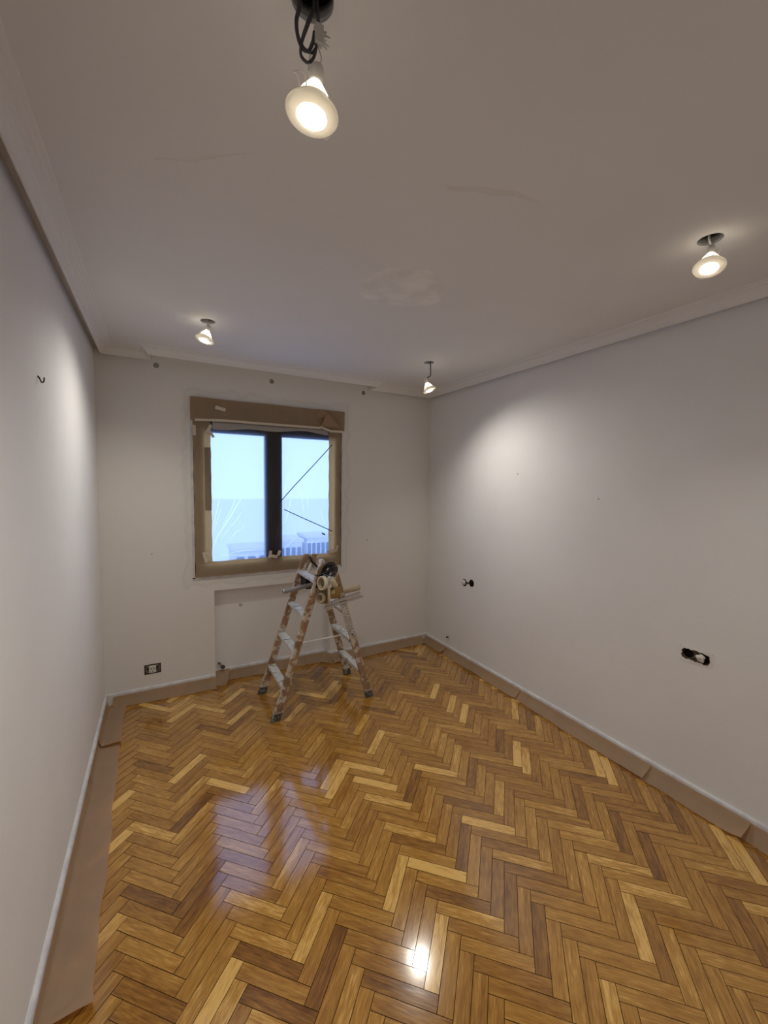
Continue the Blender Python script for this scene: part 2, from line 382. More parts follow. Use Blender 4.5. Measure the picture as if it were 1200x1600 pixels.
for a in range(-75, 75):
    for b in range(-12, 12):
        for k in (0, 1):
            # lattice (1,-1) and (5,5) in strip widths
            u0, v0 = a + 5 * b, -a + 5 * b
            if k == 0: rect = (u0, u0 + 5, v0, v0 + 1)
            else: rect = (u0 + 4, u0 + 5, v0 + 1, v0 + 6)
            c = O + EU * PW * (rect[0] + rect[1]) / 2 + EV * PW * (rect[2] + rect[3]) / 2
            if not (FX0 - .2 < c.x < FX1 + .2 and FY0 - .2 < c.y < FY1 + .2): continue
            ang = -math.pi / 4 if k == 0 else math.pi / 4
            R = Matrix.Rotation(ang, 2)
            loc = [(-PL / 2 + g, -PW / 2 + g), (PL / 2 - g, -PW / 2 + g), (PL / 2 - g, PW / 2 - g), (-PL / 2 + g, PW / 2 - g)]
            wpoly = [tuple(c + R @ Vector(q)) for q in loc]
            cp = clip(wpoly, FX0 + .001, FX1 - .001, FY0, FY1 - .001)
            if c.y > -.02:        # under the wall except in the niche
                cp = clip(cp, NICHE[0], NICHE[1], FY0, FY1) if cp else []
                cp = cp if cp else clip(wpoly, FX0 + .001, FX1 - .001, FY0, -.001)
            elif any(q[1] > 0 for q in cp) and not (NICHE[0] < c.x < NICHE[1]): cp = clip(cp, FX0, FX1, FY0, -.001)
            if not cp or area(cp) < 2e-4: continue
            whole = abs(area(cp) - area(wpoly)) < 1e-6
            px = [project((q[0], q[1], 0)) for q in cp]
            vis = 0
            if all(q[2] > .1 for q in px):
                pc = clip([(q[0], q[1]) for q in px], 0, 1200, 0, 1600); vis = area(pc) if pc else 0
                if c.x < .1 or c.x > W - .06 or c.y > -.06: vis *= .1          # lies under the masking paper
            tone = min(1, max(0, rnd.gauss(.46, .105)))
            if rnd.random() < .09: tone = rnd.uniform(.78, .98)
            if rnd.random() < .035: tone = rnd.uniform(.12, .24)
            if a == 0 and b == 0 and k == 0: tone = .99
            strips.append([vis, c, ang, cp, whole, tone, (rnd.gauss(0, .0016), rnd.gauss(0, .0035)), rnd.uniform(-.00035, .0001)])
strips.sort(key=lambda s: -s[0])
def strip_mesh(local):
    """local polygon (strip frame) -> verts, faces of a strip with softened top edge"""
    n = len(local); cx = sum(q[0] for q in local) / n; cy = sum(q[1] for q in local) / n
    vs = [(x, y, -.011) for x, y in local] + [(x, y, -.0004) for x, y in local]
    for x, y in local:
        d = Vector((x - cx, y - cy)); L_ = d.length
        vs.append((x - math.copysign(min(.0005, abs(d.x) * .2), d.x), y - math.copysign(min(.0005, abs(d.y) * .2), d.y), 0))
    fs = [(i, (i + 1) % n, (i + 1) % n + n, i + n) for i in range(n)] + [(i + n, (i + 1) % n + n, (i + 1) % n + 2 * n, i + 2 * n) for i in range(n)] + [tuple(range(2 * n, 3 * n))]
    return vs, fs
def dull_sides(me):
    me.materials.append(M['joint'])
    for p in me.polygons:
        if p.normal.z < .97: p.material_index = 1
full_local = [(-PL / 2 + g, -PW / 2 + g), (PL / 2 - g, -PW / 2 + g), (PL / 2 - g, PW / 2 - g), (-PL / 2 + g, PW / 2 - g)]
fv, ff = strip_mesh(full_local)
strip_me = bpy.data.meshes.new('plank'); strip_me.from_pydata(fv, [], ff); strip_me.materials.append(M['plank']); dull_sides(strip_me)
jv, jf, jt, jg = [], [], [], []
ABS['floor'] = Vector((0, 0, 0))
for idx, (vis, c, ang, cp, whole, tone, tilt, dz) in enumerate(strips):
    Rm = Matrix.Rotation(-ang, 2)
    local = full_local if whole else [tuple(Rm @ (Vector(q) - c)) for q in cp]
    X = Matrix.Translation((c.x, c.y, dz)) @ Matrix.Rotation(ang, 4, 'Z') @ Matrix.Rotation(tilt[0], 4, 'Y') @ Matrix.Rotation(tilt[1], 4, 'X')
    if idx < 300:
        if whole: me = strip_me
        else:
            v_, f_ = strip_mesh(local); me = bpy.data.meshes.new('plank'); me.from_pydata(v_, [], f_); me.materials.append(M['plank']); dull_sides(me)
        ob = bpy.data.objects.new('plank', me); COL.objects.link(ob); ob.parent = floor; ob.matrix_local = X; ob['tone'] = float(tone)
    else:
        v_, f_ = strip_mesh(local); o_ = len(jv)
        jv += [X @ Vector(q) for q in v_]; jg += [tuple(q) for q in v_]; jt += [tone] * len(v_); jf += [tuple(i + o_ for i in f) for f in f_]
me = bpy.data.meshes.new('planks'); me.from_pydata(jv, [], jf); me.materials.append(M['plank_joined']); dull_sides(me)
at_ = me.attributes.new('tone', 'FLOAT', 'POINT'); at_.data.foreach_set('value', jt)
at_ = me.attributes.new('grain', 'FLOAT_VECTOR', 'POINT'); at_.data.foreach_set('vector', [x for q in jg for x in q])
ob = bpy.data.objects.new('planks', me); COL.objects.link(ob); ob.parent = floor; ob['kind'] = 'stuff'

# ceiling
ceil_mb = panel((0, 0, H), (1, 0, 0), (0, 1, 0), (0, 0, 1), (-T, W + T), (D - 1.5, T), .010, circles=[(x, y, HOLE_R) for x, y in HOLES])
ceiling = tag(ceil_mb.build('ceiling', 'ceiling'), kind='structure')
for x, y in HOLES:
    MB().lathe([(HOLE_R * 1.02, .0), (HOLE_R * 1.02, .022), (HOLE_R * 1.12, .022), (HOLE_R * 1.12, .0)], (x, y, H + .0095), (0, 0, 1), 28, True).build('lamp_recess', 'void', ceiling)
MB().box(-T, W + T, D - 1.5, T, H + .17, H + .26).build('upper_slab', 'void', ceiling)      # underside of the storey above, seen through the holes
# plaster patch where the old ceiling rose was, and two cracks in the skim
def patch_pt(i, j):
    t = 2 * math.pi * i; w = 1 + .05 * math.sin(3 * t + 1) + .035 * math.sin(7 * t) + .02 * math.sin(13 * t + 2)
    r = .205 * w * j
    z = -.0022 * (1 - max(0, (j - .86) / .14) ** 2) - .0016 * math.exp(-((j - .84) / .06) ** 2)
    return (1.385 + r * math.cos(t), -1.755 + r * .95 * math.sin(t), H + .0003 + z)
MB().grid(patch_pt, 56, 14).build('plaster_patch', 'patch', ceiling)
for pts in ([(696, 290), (708, 295), (745, 297), (775, 302), (800, 303), (815, 308), (842, 316)], [(240, 249), (262, 249), (300, 253), (312, 251), (345, 245), (385, 240)]):
    P3 = smooth_path([at_z(px, py, H) for px, py in pts], 5); mb = MB(); n = len(P3); big = pts[0][0] > 600
    hh = .008 if big else .003; wd = .016 if big else .009
    for i in range(n - 1):
        q = []
        for k in (i, i + 1):
            d = (P3[min(k + 1, n - 1)] - P3[max(k - 1, 0)]); d.z = 0; d.normalize(); s_ = Vector((-d.y, d.x, 0)); tp = math.sin(math.pi * min(max(k / (n - 1), .02), .98)) ** .5
            q += [P3[k] - s_ * wd * tp + Vector((0, 0, .0004)), P3[k] - s_ * .001 * tp - Vector((0, 0, hh * tp)), P3[k] + s_ * .002 * tp + Vector((0, 0, .0004))]
        mb.add(q, [(0, 1, 4, 3), (1, 2, 5, 4)])
    mb.build('ceiling_crack', 'ceiling', ceiling)

# walls
left_w = panel((0, 0, 0), (0, 1, 0), (0, 0, 1), (-1, 0, 0), (D - 1.4, T), (-.15, H + .20), T).build('wall_left', 'wall'); tag(left_w, kind='structure')
BOX_N = (-2.498, -2.348, .722, .794)
BOX_F = [(-.590, .742, .030), (-.686, .757, .030)]
right_w = panel((W, 0, 0), (0, 1, 0), (0, 0, 1), (1, 0, 0), (D - 1.4, T), (-.15, H + .20), T, rects=[BOX_N], circles=BOX_F).build('wall_right', 'wall'); tag(right_w, kind='structure')
SOCK = (.246, .356, .178, .252)
back_w = panel((0, 0, 0), (1, 0, 0), (0, 0, 1), (0, 1, 0), (-T, W + T), (-.15, H + .20), T,
               rects=[(NICHE[0], NICHE[1], -.01, NICHE[2]), (WIN[0], WIN[1], WIN[2], WIN[3]), SOCK]).build('wall_back', 'wall_back'); tag(back_w, kind='structure')
MB().box(NICHE[0] - .03, NICHE[1] + .03, NICHE[3], T + .02, -.05, NICHE[2] + .03).build('niche_back', 'wall', back_w)
front_w = panel((0, D, 0), (1, 0, 0), (0, 0, 1), (0, -1, 0), (-T, W + T), (-.15, H + .20), .12, rects=[(.06, .88, -.15, 2.06)]).build('wall_front', 'wall'); tag(front_w, kind='structure')
hall = MB().box(-T, W + T, D - 1.5, D - 1.32, -.15, H + .20).build('wall_hallway', 'wall'); tag(hall, kind='structure')
fr = MB(); fr.box(.0, .06, D - .13, D + .012, 0, 2.12, .003); fr.box(.88, .95, D - .13, D + .012, 0, 2.12, .003); fr.box(.06, .88, D - .13, D + .012, 2.06, 2.12, .003)
tag(fr.build('trim_2', 'white'), kind='structure')

# old fixing holes, drawn as raised discs with their inner shade coloured in
def screw_hole_shade(parent, p, n, r):
    MB().lathe([(r * 1.5, -.001), (r * 1.35, .0012), (r, .0008), (r * .8, -.0005), (0, -.001)], p, n, 12).build('screw_hole_shade', 'dark_part_hole_shade', parent)
for px, py in ((809, 740.5), (935, 779.5)): screw_hole_shade(right_w, at_x(px, py, W), (-1, 0, 0), .0035)
for px, py in ((237, 866), (574, 844)): screw_hole_shade(back_w, at_y(px, py, 0), (0, -1, 0), .0035)

# cornice: swept moulding that stands off the walls, stepping forward for the curtain track
prof = [(.036, H), (.036, 2.482), (.038, 2.477), (.043, 2.477), (.048, 2.480), (.053, 2.488), (.060, 2.499), (.070, 2.508), (.082, 2.5135), (.083, 2.5175), (.096, 2.5205), (.097, 2.5245), (.110, 2.527), (.112, H)]
path = [(0, D), (0, 0), (.370, 0), (.370, -.137), (2.045, -.137), (2.045, 0), (W, 0), (W, D)]
tmb = MB(); rows = []
for i, p in enumerate(path):
    p = Vector(p); q0 = Vector(path[i - 1]); q1 = Vector(path[(i + 1) % len(path)])
    d0 = (p - q0).normalized(); d1 = (q1 - p).normalized()
    n0 = Vector((d0.y, -d0.x)); n1 = Vector((d1.y, -d1.x)); m_ = n0 + n1
    rows.append([(p.x + m_.x * d, p.y + m_.y * d, z + .0005) for d, z in prof])
npf = len(prof)
for i in range(len(path)):
    a, b = rows[i], rows[(i + 1) % len(path)]
    tmb.add(a + b, [(k, k + 1, npf + k + 1, npf + k) for k in range(npf - 1)])
tag(tmb.build('trim_1', 'trim'), kind='structure')

# baseboards with tape along the top
BH, BT = .084, .014
def baseboard(name, p0, p1, nrm, parent=None):
    p0, p1, nrm = Vector((*p0, 0)), Vector((*p1, 0)), Vector((*nrm, 0))
    pr = [(0, .0005), (BT, .0005), (BT, BH - .010), (BT - .003, BH - .003), (BT - .007, BH), (0, BH)]
    mb = MB(); mb.add([p0 + nrm * d + Vector((0, 0, z)) for d, z in pr] + [p1 + nrm * d + Vector((0, 0, z)) for d, z in pr],
                      [(k, (k + 1) % 6, 6 + (k + 1) % 6, 6 + k) for k in range(6)] + [tuple(range(6)), tuple(range(6, 12))])
    o = mb.build(name, 'white', parent)
    if not parent: tag(o, kind='structure')
    tp = [(.002, BH + .0006), (BT - .007, BH + .0006), (BT - .0025, BH - .0022), (BT + .0006, BH - .0095), (BT + .0007, BH - .024)]
    ln = (p1 - p0).length; n = max(1, int(ln / .06)); tm = MB()
    def fn(i, j):
        k = j * 4; a = int(min(k, 3)); t = k - a; d = tp[a][0] * (1 - t) + tp[a + 1][0] * t; z = tp[a][1] * (1 - t) + tp[a + 1][1] * t
        if j == 1: z += rnd.uniform(-.0025, .0025)
        if j == 0: d += rnd.uniform(0, .0008)
        return p0.lerp(p1, .002 + .996 * i) + nrm * d + Vector((0, 0, z))
    tm.grid(fn, n, 4).build('tape_strip', 'tape_grey', o)
    return o
NX0, NX1, _, ND = NICHE
baseboard('baseboard_left', (0, D), (0, 0), (1, 0))
baseboard('baseboard_right', (W, D), (W, 0), (-1, 0))
bb = baseboard('baseboard_back', (BT, 0), (NX0, 0), (0, -1))
baseboard('baseboard_segment', (NX0, ND), (NX1, ND), (0, -1), bb)
baseboard('baseboard_segment', (NX1, ND), (NX1, -BT), (-1, 0), bb)
baseboard('baseboard_segment', (NX1 - BT, 0), (W - BT, 0), (0, -1), bb)

# ------------------------------------------------------------------ window
win = tag(empty('window_1', (1.207, .03, WIN[2])), kind='structure')
x0, x1, z0, z1 = WIN
def wpart(name, m, boxes, parent=win, b=.003):
    mb = MB()
    for q in boxes: mb.box(*q, b)
    return mb.build(name, m, parent)
wpart('jamb', 'window_wood', [(x0, x0 + .05, .0, .08, z0, 2.10)]); wpart('jamb', 'window_wood', [(x1 - .05, x1, .0, .08, z0, 2.10)])
wpart('window_frame', 'window_wood', [(x0 + .05, x1 - .05, 0, .08, z0, .925), (x0 + .05, x1 - .05, 0, .08, 2.045, 2.10)])
wpart('shutter_box', 'window_wood', [(x0, x1, 0, .19, 2.10, z1)])
def sash(xa, xb, gx0, gx1):
    zb, zt, gz0, gz1 = .926, 2.044, .978, 2.004
    s = wpart('sash', 'window_wood', [(xa, gx0, .004, .050, zb, zt), (gx1, xb, .004, .050, zb, zt)])
    wpart('rail', 'window_wood', [(gx0, gx1, .006, .048, zb, gz0)], s); wpart('rail', 'window_wood', [(gx0, gx1, .006, .048, gz1, zt)], s)
    wpart('pane', 'glass', [(gx0 - .004, gx1 + .004, .024, .028, gz0 - .004, gz1 + .004)], s, 0)
    return s
sash(x0 + .051, 1.211, .684, 1.142); sash(1.212, x1 - .051, 1.282, 1.748)
hd = MB(); hd.box(1.222, 1.252, -.001, .004, 1.36, 1.47, .001); hd.tube([(1.237, .0, 1.44), (1.237, -.0015, 1.42), (1.237, -.0015, 1.34)], .004, 8)
hd.build('handle', 'black', win)
# room-side of the outside: small masonry sill
wpart('outer_sill', 'facade', [(x0 + .001, x1 - .001, .082, .27, z0 - .03, z0 - .002)])

def wavy(x0_, x1_, z0_, z1_, y, amp=.003, nx=18, nz=18, seed=0, edge=0.0):
    r = random.Random(seed); ph = [r.uniform(0, 6.28) for _ in range(8)]
    def fn(i, j):
        x = x0_ + (x1_ - x0_) * i; z = z0_ + (z1_ - z0_) * j
        d = math.sin(9 * x + ph[0] + 3 * z) + .7 * math.sin(17 * z + ph[1] + 5 * x) + .5 * math.sin(31 * x + ph[2]) + .4 * math.sin(43 * z + ph[3])
        if edge:
            if i in (0, 1): x += edge * math.sin(37 * z + ph[4])
            if j in (0, 1): z += edge * math.sin(29 * x + ph[5])
        return (x, y + amp * d * .4, z)
    return MB().grid(fn, nx, nz)
def strip(p, ang, ln, wd, y):
    """small piece of tape lying flat against the wall plane"""
    c, s_ = math.cos(ang), math.sin(ang); mb = MB()
    q = [(-ln / 2, -wd / 2), (ln / 2, -wd / 2), (ln / 2, wd / 2), (-ln / 2, wd / 2)]
    v = [(p.x + a * c - b * s_, y, p.z + a * s_ + b * c) for a, b in q]; v2 = [(a, y - .0008, b) for a, _, b in v]
    return mb.add(v + v2, [(0, 1, 2, 3), (4, 5, 6, 7)] + [(k, (k + 1) % 4, 4 + (k + 1) % 4, 4 + k) for k in range(4)])
def paper_thing(mb, name, label, base, pieces=()):
    e = empty(name, base); tag(e, label, 'masking paper', 'kraft paper masking the window')
    mb.build('sheet', 'kraft_window', e)
    for px, py, ang, ln, wd, y in pieces: strip(at_y(px, py, y), ang, ln, wd, y).build('tape_piece', 'tape', e)
    return e
# paper wrapped round the roller-shutter box (stands 32 mm proud of the wall)
mb = MB(); bx0, bx1, bz0, bz1, by = .588, 1.834, 2.090, 2.257, -.032
sec = [(0, bz1 + .0), (by + .004, bz1), (by, bz1 - .004), (by, bz0 + .004), (by + .004, bz0), (0.0, bz0)]
r_ = random.Random(3); ncol = 40; cols = []
for i in range(ncol + 1):
    x = bx0 + (bx1 - bx0) * i / ncol
    cols.append([(x, yy + (0 if k in (0, 5) else .0025 * math.sin(6 * x + k) + r_.uniform(-.0008, .0008)), zz + .0012 * math.sin(11 * x + k)) for k, (yy, zz) in enumerate(sec)])
mb.add(sum(cols, []), [(i * 6 + k, (i + 1) * 6 + k, (i + 1) * 6 + k + 1, i * 6 + k + 1) for i in range(ncol) for k in range(5)])
for c_ in (cols[0], cols[-1]): mb.add(c_, [(0, 1, 2, 3, 4, 5)])
pb = paper_thing(mb, 'box_masking_paper', 'long brown kraft paper wrapped round the shutter box above the window', (1.211, by, bz0),
                 [(344.5, 638.5, -.20, .075, .026, by - .0045), (522.5, 659, -1.02, .078, .024, by - .007)])
fl = MB()   # torn flaps at the end of the box
a, b_, c_, d_ = at_y(492, 640, by), at_y(496, 654, by), at_y(509, 646, by), at_y(500, 666, by)
def tri(pts, dy): fl.add([(p.x, by - .004 - w, p.z) for p, w in zip(pts, dy)], [tuple(range(len(pts)))])
tri([a, at_y(497, 640, by), c_, at_y(508, 652, by), b_], (.002, .030, .034, .010, .002))
tri([c_, at_y(521, 651, by), at_y(533, 670, by), d_], (.036, .002, .002, .020))
fl.build('torn_flap', 'kraft_window', pb, thick=.0006)
lt = MB()
L0 = [at_y(304, 656, by), at_y(345, 657, by), at_y(420, 663, by), at_y(500, 669, by)]
lt.add([(p.x, by - .005, p.z + .010) for p in L0] + [(p.x, by - .005, p.z - .009) for p in L0], [(k, k + 1, k + 5, k + 4) for k in range(3)])
L1 = [at_y(500, 667, by), at_y(516, 674, by), at_y(536, 675, by)]
lt.add([(p.x, by - .007, p.z + .010) for p in L1] + [(p.x, by - .007, p.z - .010) for p in L1], [(k, k + 1, k + 4, k + 3) for k in range(2)])
lt.build('tape_strip', 'tape', pb, thick=.0006)

mb = wavy(.604, .727, .995, 2.085, -.012, .003, 8, 30, 1, .002)
ps = paper_thing(mb, 'side_masking_paper', 'upright kraft paper strip with glowing patches beside the pane without dark lines', (.66, -.012, .99),
            [(303.5, 672, 1.6, .075, .022, -.019), (326.5, 670, 1.1, .07, .024, -.019), (331, 679, -1.0, .05, .02, -.0195), (320.5, 871, -1.35, .085, .022, -.0195), (326, 866, -.9, .05, .022, -.020)])
# second layer of brown paper on the middle of that strip
wavy(.680, .7265, 1.40, 1.885, -.0165, .0015, 5, 12, 9).build('sheet', 'kraft_double', ps)
mb = wavy(1.694, 1.811, .98, 2.085, -.012, .003, 8, 30, 2, .002)
paper_thing(mb, 'side_masking_paper', 'upright kraft paper strip with one long glowing edge beside the pane with dark lines', (1.75, -.012, .98),
            [(517, 861, .25, .075, .022, -.0195), (526, 857, 1.2, .06, .022, -.020)])
mb = wavy(.606, 1.805, .882, 1.000, -.017, .003, 40, 8, 3, .002)
pk = paper_thing(mb, 'sill_masking_paper', 'long kraft paper strip along the bottom of the window above the radiator niche', (1.2, -.017, .88),
            [(422, 866, 1.35, .06, .024, -.0235), (428, 869, -.25, .06, .024, -.024), (436, 864, 1.2, .045, .024, -.0235)])
for px, py, dx, dzz in ((333, 874.5, .075, .055), (398, 870, .125, .058)):
    pass
# bare grey edging strips of the frame round the paper
eg = MB(); eg.box(x0 - .008, x0 + .010, -.007, .0, z0 - .004, 2.088, .001); eg.box(x1 - .004, x1 + .006, -.007, .0, z0 - .004, 2.088, .001); eg.box(x0 - .008, x1 + .006, -.007, 0, z0 - .012, z0 + .008, .001)
eg.build('architrave', 'tape_grey', win)

# plastic film stretched over both panes
fe = tag(empty('plastic_film', (1.2, -.005, 1.0)), 'clear plastic film stretched and creased across both window panes', 'plastic film')
vl = MB()      # bunched upper edge
def veil(i, j):
    x = .74 + (1.688 - .74) * i; d = .006 * math.sin(60 * x) * (1 - j) + .004 * math.sin(23 * x + 2)
    low = 2.045 + .012 * math.sin(5.0 * x + .5) + .008 * math.sin(14 * x)
    return (x, -.012 + d * .3, 2.0885 + (low - 2.0885) * j)
vl.grid(veil, 60, 5).build('film_edge', 'film_veil', fe, thick=.0004)
FOLDS = (([(333, 858), (340, 838), (357, 812), (370, 790), (381, 772)], .0045), ([(347, 822), (358, 803), (364, 790), (370, 770)], .0028), ([(345, 842), (358, 826), (370, 812), (378, 800)], .0024),
               ([(357, 845), (370, 831), (383, 821)], .0024), ([(333, 826), (337, 806), (341, 788), (345, 771)], .003), ([(334, 832), (340, 812), (346, 792)], .0022),
               ([(356, 866), (375, 861), (400, 859)], .0028), ([(343, 868), (372, 867), (410, 868)], .002),
               ([(444, 776), (448, 752), (451, 738)], .003), ([(445, 820), (450, 800), (456, 778)], .0026), ([(447, 815), (452, 793), (457, 765)], .002),
               ([(474, 800), (472, 782), (469, 764)], .0024), ([(482, 796), (480, 780), (477, 770)], .0024), ([(507, 818), (503, 806), (499, 794)], .0024),
               ([(444, 856), (452, 849), (460, 841)], .0035), ([(453, 849), (468, 848), (500, 847)], .002),
               ([(315, 862), (314, 830), (312, 800), (310, 770)], .0022), ([(430, 862), (432, 840), (435, 816)], .0022))
def film_mesh():
    """fine sheet of film, raised and whitened along its folds"""
    fx0, fx1, fz0, fz1, st = .70, 1.72, .985, 2.075, .003
    nx, nz = int((fx1 - fx0) / st), int((fz1 - fz0) / st)
    fold = [0.0] * ((nx + 1) * (nz + 1))
    for pts, w in FOLDS:
        P3 = smooth_path([at_y(px, py, -.0065) for px, py in pts], 14); n = len(P3); w = w * 1.25
        for k in range(n - 1):
            for q in range(4):
                p = P3[k].lerp(P3[k + 1], q / 4); tp = max(.12, math.sin(math.pi * (k + q / 4) / (n - 1)) ** .6)
                ci, cj = (p.x - fx0) / st, (p.z - fz0) / st
                for i in range(max(0, int(ci) - 3), min(nx, int(ci) + 4) + 1):
                    for j in range(max(0, int(cj) - 3), min(nz, int(cj) + 4) + 1):
                        d2 = ((i - ci) ** 2 + (j - cj) ** 2) * st * st; f = tp * math.exp(-d2 / (w * w)); o = i * (nz + 1) + j
                        if f > fold[o]: fold[o] = f
    mb = wavy(fx0, fx1, fz0, fz1, -.0065, .002, nx, nz, 5)
    for v, f in zip(mb.v, fold): v.y -= .004 * f
    ob = mb.build('film', 'film', fe); ob.data.attributes.new('fold', 'FLOAT', 'POINT').data.foreach_set('value', fold)
film_mesh()
for pts in ([(437, 785), (460, 759), (490, 727), (519, 695)], [(444, 796), (470, 808), (495, 819), (519, 830)]):
    MB().tube([at_y(px, py, -.0085 - .0035 * k) for k, (px, py) in enumerate(pts)], .0036, 6).build('taut_fold', 'black', fe)
MB().add([at_y(503, 832, -.0125), at_y(508, 834, -.0125), at_y(508, 836.5, -.0125), at_y(503, 834.5, -.0125)], [(0, 1, 2, 3)]).build('sticker', 'cable_dark', fe, thick=.0005)

# ------------------------------------------------------------------ outside
ground = MB().box(-150, 150, 8, 260, -9.4, -9).build('ground', 'ground'); tag(ground, kind='structure')
def far_building(name, xa, xb, ya, yb, top, cols, rows, label, wall='facade'):
    e = tag(empty(name, ((xa + xb) / 2, ya, -9)), label, 'building', None)
    MB().box(xa, xb, ya, yb, -9, top).build('wall', wall, e)
    MB().box(xa - .15, xb + .15, ya - .15, yb, top, top + .25).build('roof', 'far_roof', e)
    dx = (xb - xa) / cols
    for r in range(rows):
        for c in range(cols):
            xx = xa + dx * (c + .5); zz = top - 1.0 - 2.9 * r
            MB().box(xx - dx * .32, xx + dx * .32, ya - .06, ya + .1, zz - .75, zz + .55).build('window', 'far_window', e)
    return e
far_building('apartment_building', 5.5, 8.1, 30, 33, -3.85, 3, 2, 'far pale block seen low through the pane without dark lines')
far_building('apartment_building', 9.0, 10.9, 30, 33, -3.35, 4, 2, 'far pale block beside the window mullion, seen through the creased pane')
far_building('apartment_building', 11.5, 13.6, 30.5, 33, -3.15, 5, 2, 'far pale block with the densest windows, just above the ladder top')

# ------------------------------------------------------------------ masking paper on the floor edge
def floor_paper(label, org, du, dn, s0, s1, out0, out1, top=.062, slope=0.0, curl0=0.0, curl1=0.0, seed=0, lift=.002, lay=(0.0, 0.0)):
    """kraft paper hung on a baseboard and spread on the floor. org/du: line along the wall, dn: into the room"""
    r = random.Random(seed); ph = [r.uniform(0, 6.28) for _ in range(8)]
    org, du, dn = Vector((*org, 0)), Vector((*du, 0)), Vector((*dn, 0)); n = max(8, int(abs(s1 - s0) / .035)); m = 10
    def fn(i, j):
        s = s0 + (s1 - s0) * i; out = out0 + (out1 - out0) * i + .004 * math.sin(9 * s + ph[0]) + .003 * math.sin(23 * s + ph[1])
        k = slope
        # steep profile: straight slant from the board to the floor; flat profile: down the board, then along the floor
        d_s, z_s = BT + .0022 + (out - BT) * j, top * (1 - j)
        if j < .35: t = j / .35; d_f, z_f = BT + .0022 + .012 * t * t, top * (1 - t) + .006 * t
        else: t = (j - .35) / .65; d_f, z_f = BT + .014 + (out - BT - .014) * t, .006 * (1 - t) + .003
        d, z = d_s * k + d_f * (1 - k), z_s * k + z_f * (1 - k)
        ly = lay[0] + (lay[1] - lay[0]) * i; d += ly * .8
        z = max(z, .0) + .0022 + ly + lift * j * j * (.5 + .5 * math.sin(11 * s + ph[2])) + .0012 * math.sin(19 * s + ph[3]) * j * (1 - j) * 2
        for cv, e in ((curl0, i * abs(s1 - s0)), (curl1, (1 - i) * abs(s1 - s0))):
            if cv: q = max(0, 1 - e / .10); z += cv * q * q * (j if j < .8 else .8 + (j - .8) * .3); d += cv * .25 * q * q * j
        return org + du * s + dn * d + Vector((0, 0, z))
    mid = org + du * ((s0 + s1) / 2) + dn * .05
    ob = MB().grid(fn, n, m).build('masking_paper', 'kraft', origin=(mid.x, mid.y, 0))
    return tag(ob, label, 'masking paper', 'kraft paper along the baseboards')
LW = ((0, 0), (0, -1), (1, 0)); RW = ((W, 0), (0, -1), (-1, 0)); BW = ((0, 0), (1, 0), (0, -1))
floor_paper('kraft paper sheet on the floor in the socket corner, its end curling up', *LW, .078, .575, .118, .130, curl1=.022, seed=1, lay=(0.007, 0.007))
floor_paper('short kraft paper sheet with a torn slanting end, tucked under the corner sheet', *LW, .545, .94, .128, .134, seed=2, lay=(0, 0))
floor_paper('longest kraft paper sheet on the floor, running along the wall with the hook', *LW, .89, 2.03, .130, .150, curl0=.006, curl1=.03, seed=3, lay=(0.007, 0.001))
floor_paper('short kraft paper sheet in the corner by the pipe stub', *RW, .018, .375, .055, .075, slope=.8, curl1=.022, seed=4, lay=(0, 0.006))
floor_paper('kraft paper sheet along the baseboard below the two round wall boxes', *RW, .36, 1.30, .058, .070, slope=.8, curl1=.008, seed=5, lay=(0, 0.006))
floor_paper('kraft paper sheet between two overlaps along the bare stretch of wall', *RW, 1.285, 2.255, .070, .092, slope=.8, curl1=.016, seed=6, lay=(0, 0.006))
floor_paper('kraft paper sheet with a bent-up end below the ragged double wall box', *RW, 2.235, 2.70, .090, .098, slope=.8, curl1=.030, seed=7, lay=(0, 0.006))
floor_paper('kraft paper sheet beyond the bent-up one, running out along the wall', *RW, 2.675, 3.40, .072, .080, slope=.8, seed=8, lay=(0, 0))
floor_paper('kraft paper sheet along the baseboard under the wall socket', *BW, .05, .735, .072, .098, slope=.7, seed=9, lay=(0, 0))
floor_paper('kraft paper sheet inside the radiator niche behind the ladder', (0, ND), (1, 0), (0, -1), .79, 1.685, .07, .085, slope=.8, seed=10)
floor_paper('kraft paper sheet bulging round the niche corner behind the ladder', *BW, 1.722, 1.805, .095, .085, slope=.8, seed=11, lift=.006, lay=(0.006, 0.009))
floor_paper('kraft paper sheet along the baseboard from the ladder to the pipe-stub corner', *BW, 1.785, 2.722, .092, .072, slope=.8, seed=12, curl1=.006, lay=(0, 0.004))
# flap of paper folded round the niche's left corner
def flapA(i, j):
    a_ = Vector((NX0 + .012, ND - .02, .082)); b_ = Vector((NX0 + .115, ND - .025, .085)); c_ = Vector((NX0 - .03, -.055, .006)); d_ = Vector((NX0 + .07, -.075, .004))
    p = a_.lerp(b_, i).lerp(c_.lerp(d_, i), j); p.z += .016 * math.sin(math.pi * i) * math.sin(math.pi * j); p.y -= .02 * math.sin(math.pi * j) * i
    return p
tag(MB().grid(flapA, 8, 8).build('masking_paper', 'kraft', origin=(NX0 + .04, -.02, 0)), 'crumpled flap of kraft paper folded round the niche corner under the pipe valve', 'masking paper', 'kraft paper along the baseboards')
def flapB(i, j):
    a_ = Vector((NX1 - .075, .03, .050)); b_ = Vector((NX1 + .0, -.018, .070)); c_ = Vector((NX1 - .095, -.02, .014)); d_ = Vector((NX1 - .0, -.105, .006))
    p = a_.lerp(b_, i).lerp(c_.lerp(d_, i), j); p.z += .014 * math.sin(math.pi * i) * (1 - j)
    return p
tag(MB().grid(flapB, 8, 8).build('masking_paper', 'kraft', origin=(NX1 - .04, -.03, 0)), 'pointed flap of kraft paper lifting off the floor behind the ladder', 'masking paper', 'kraft paper along the baseboards')

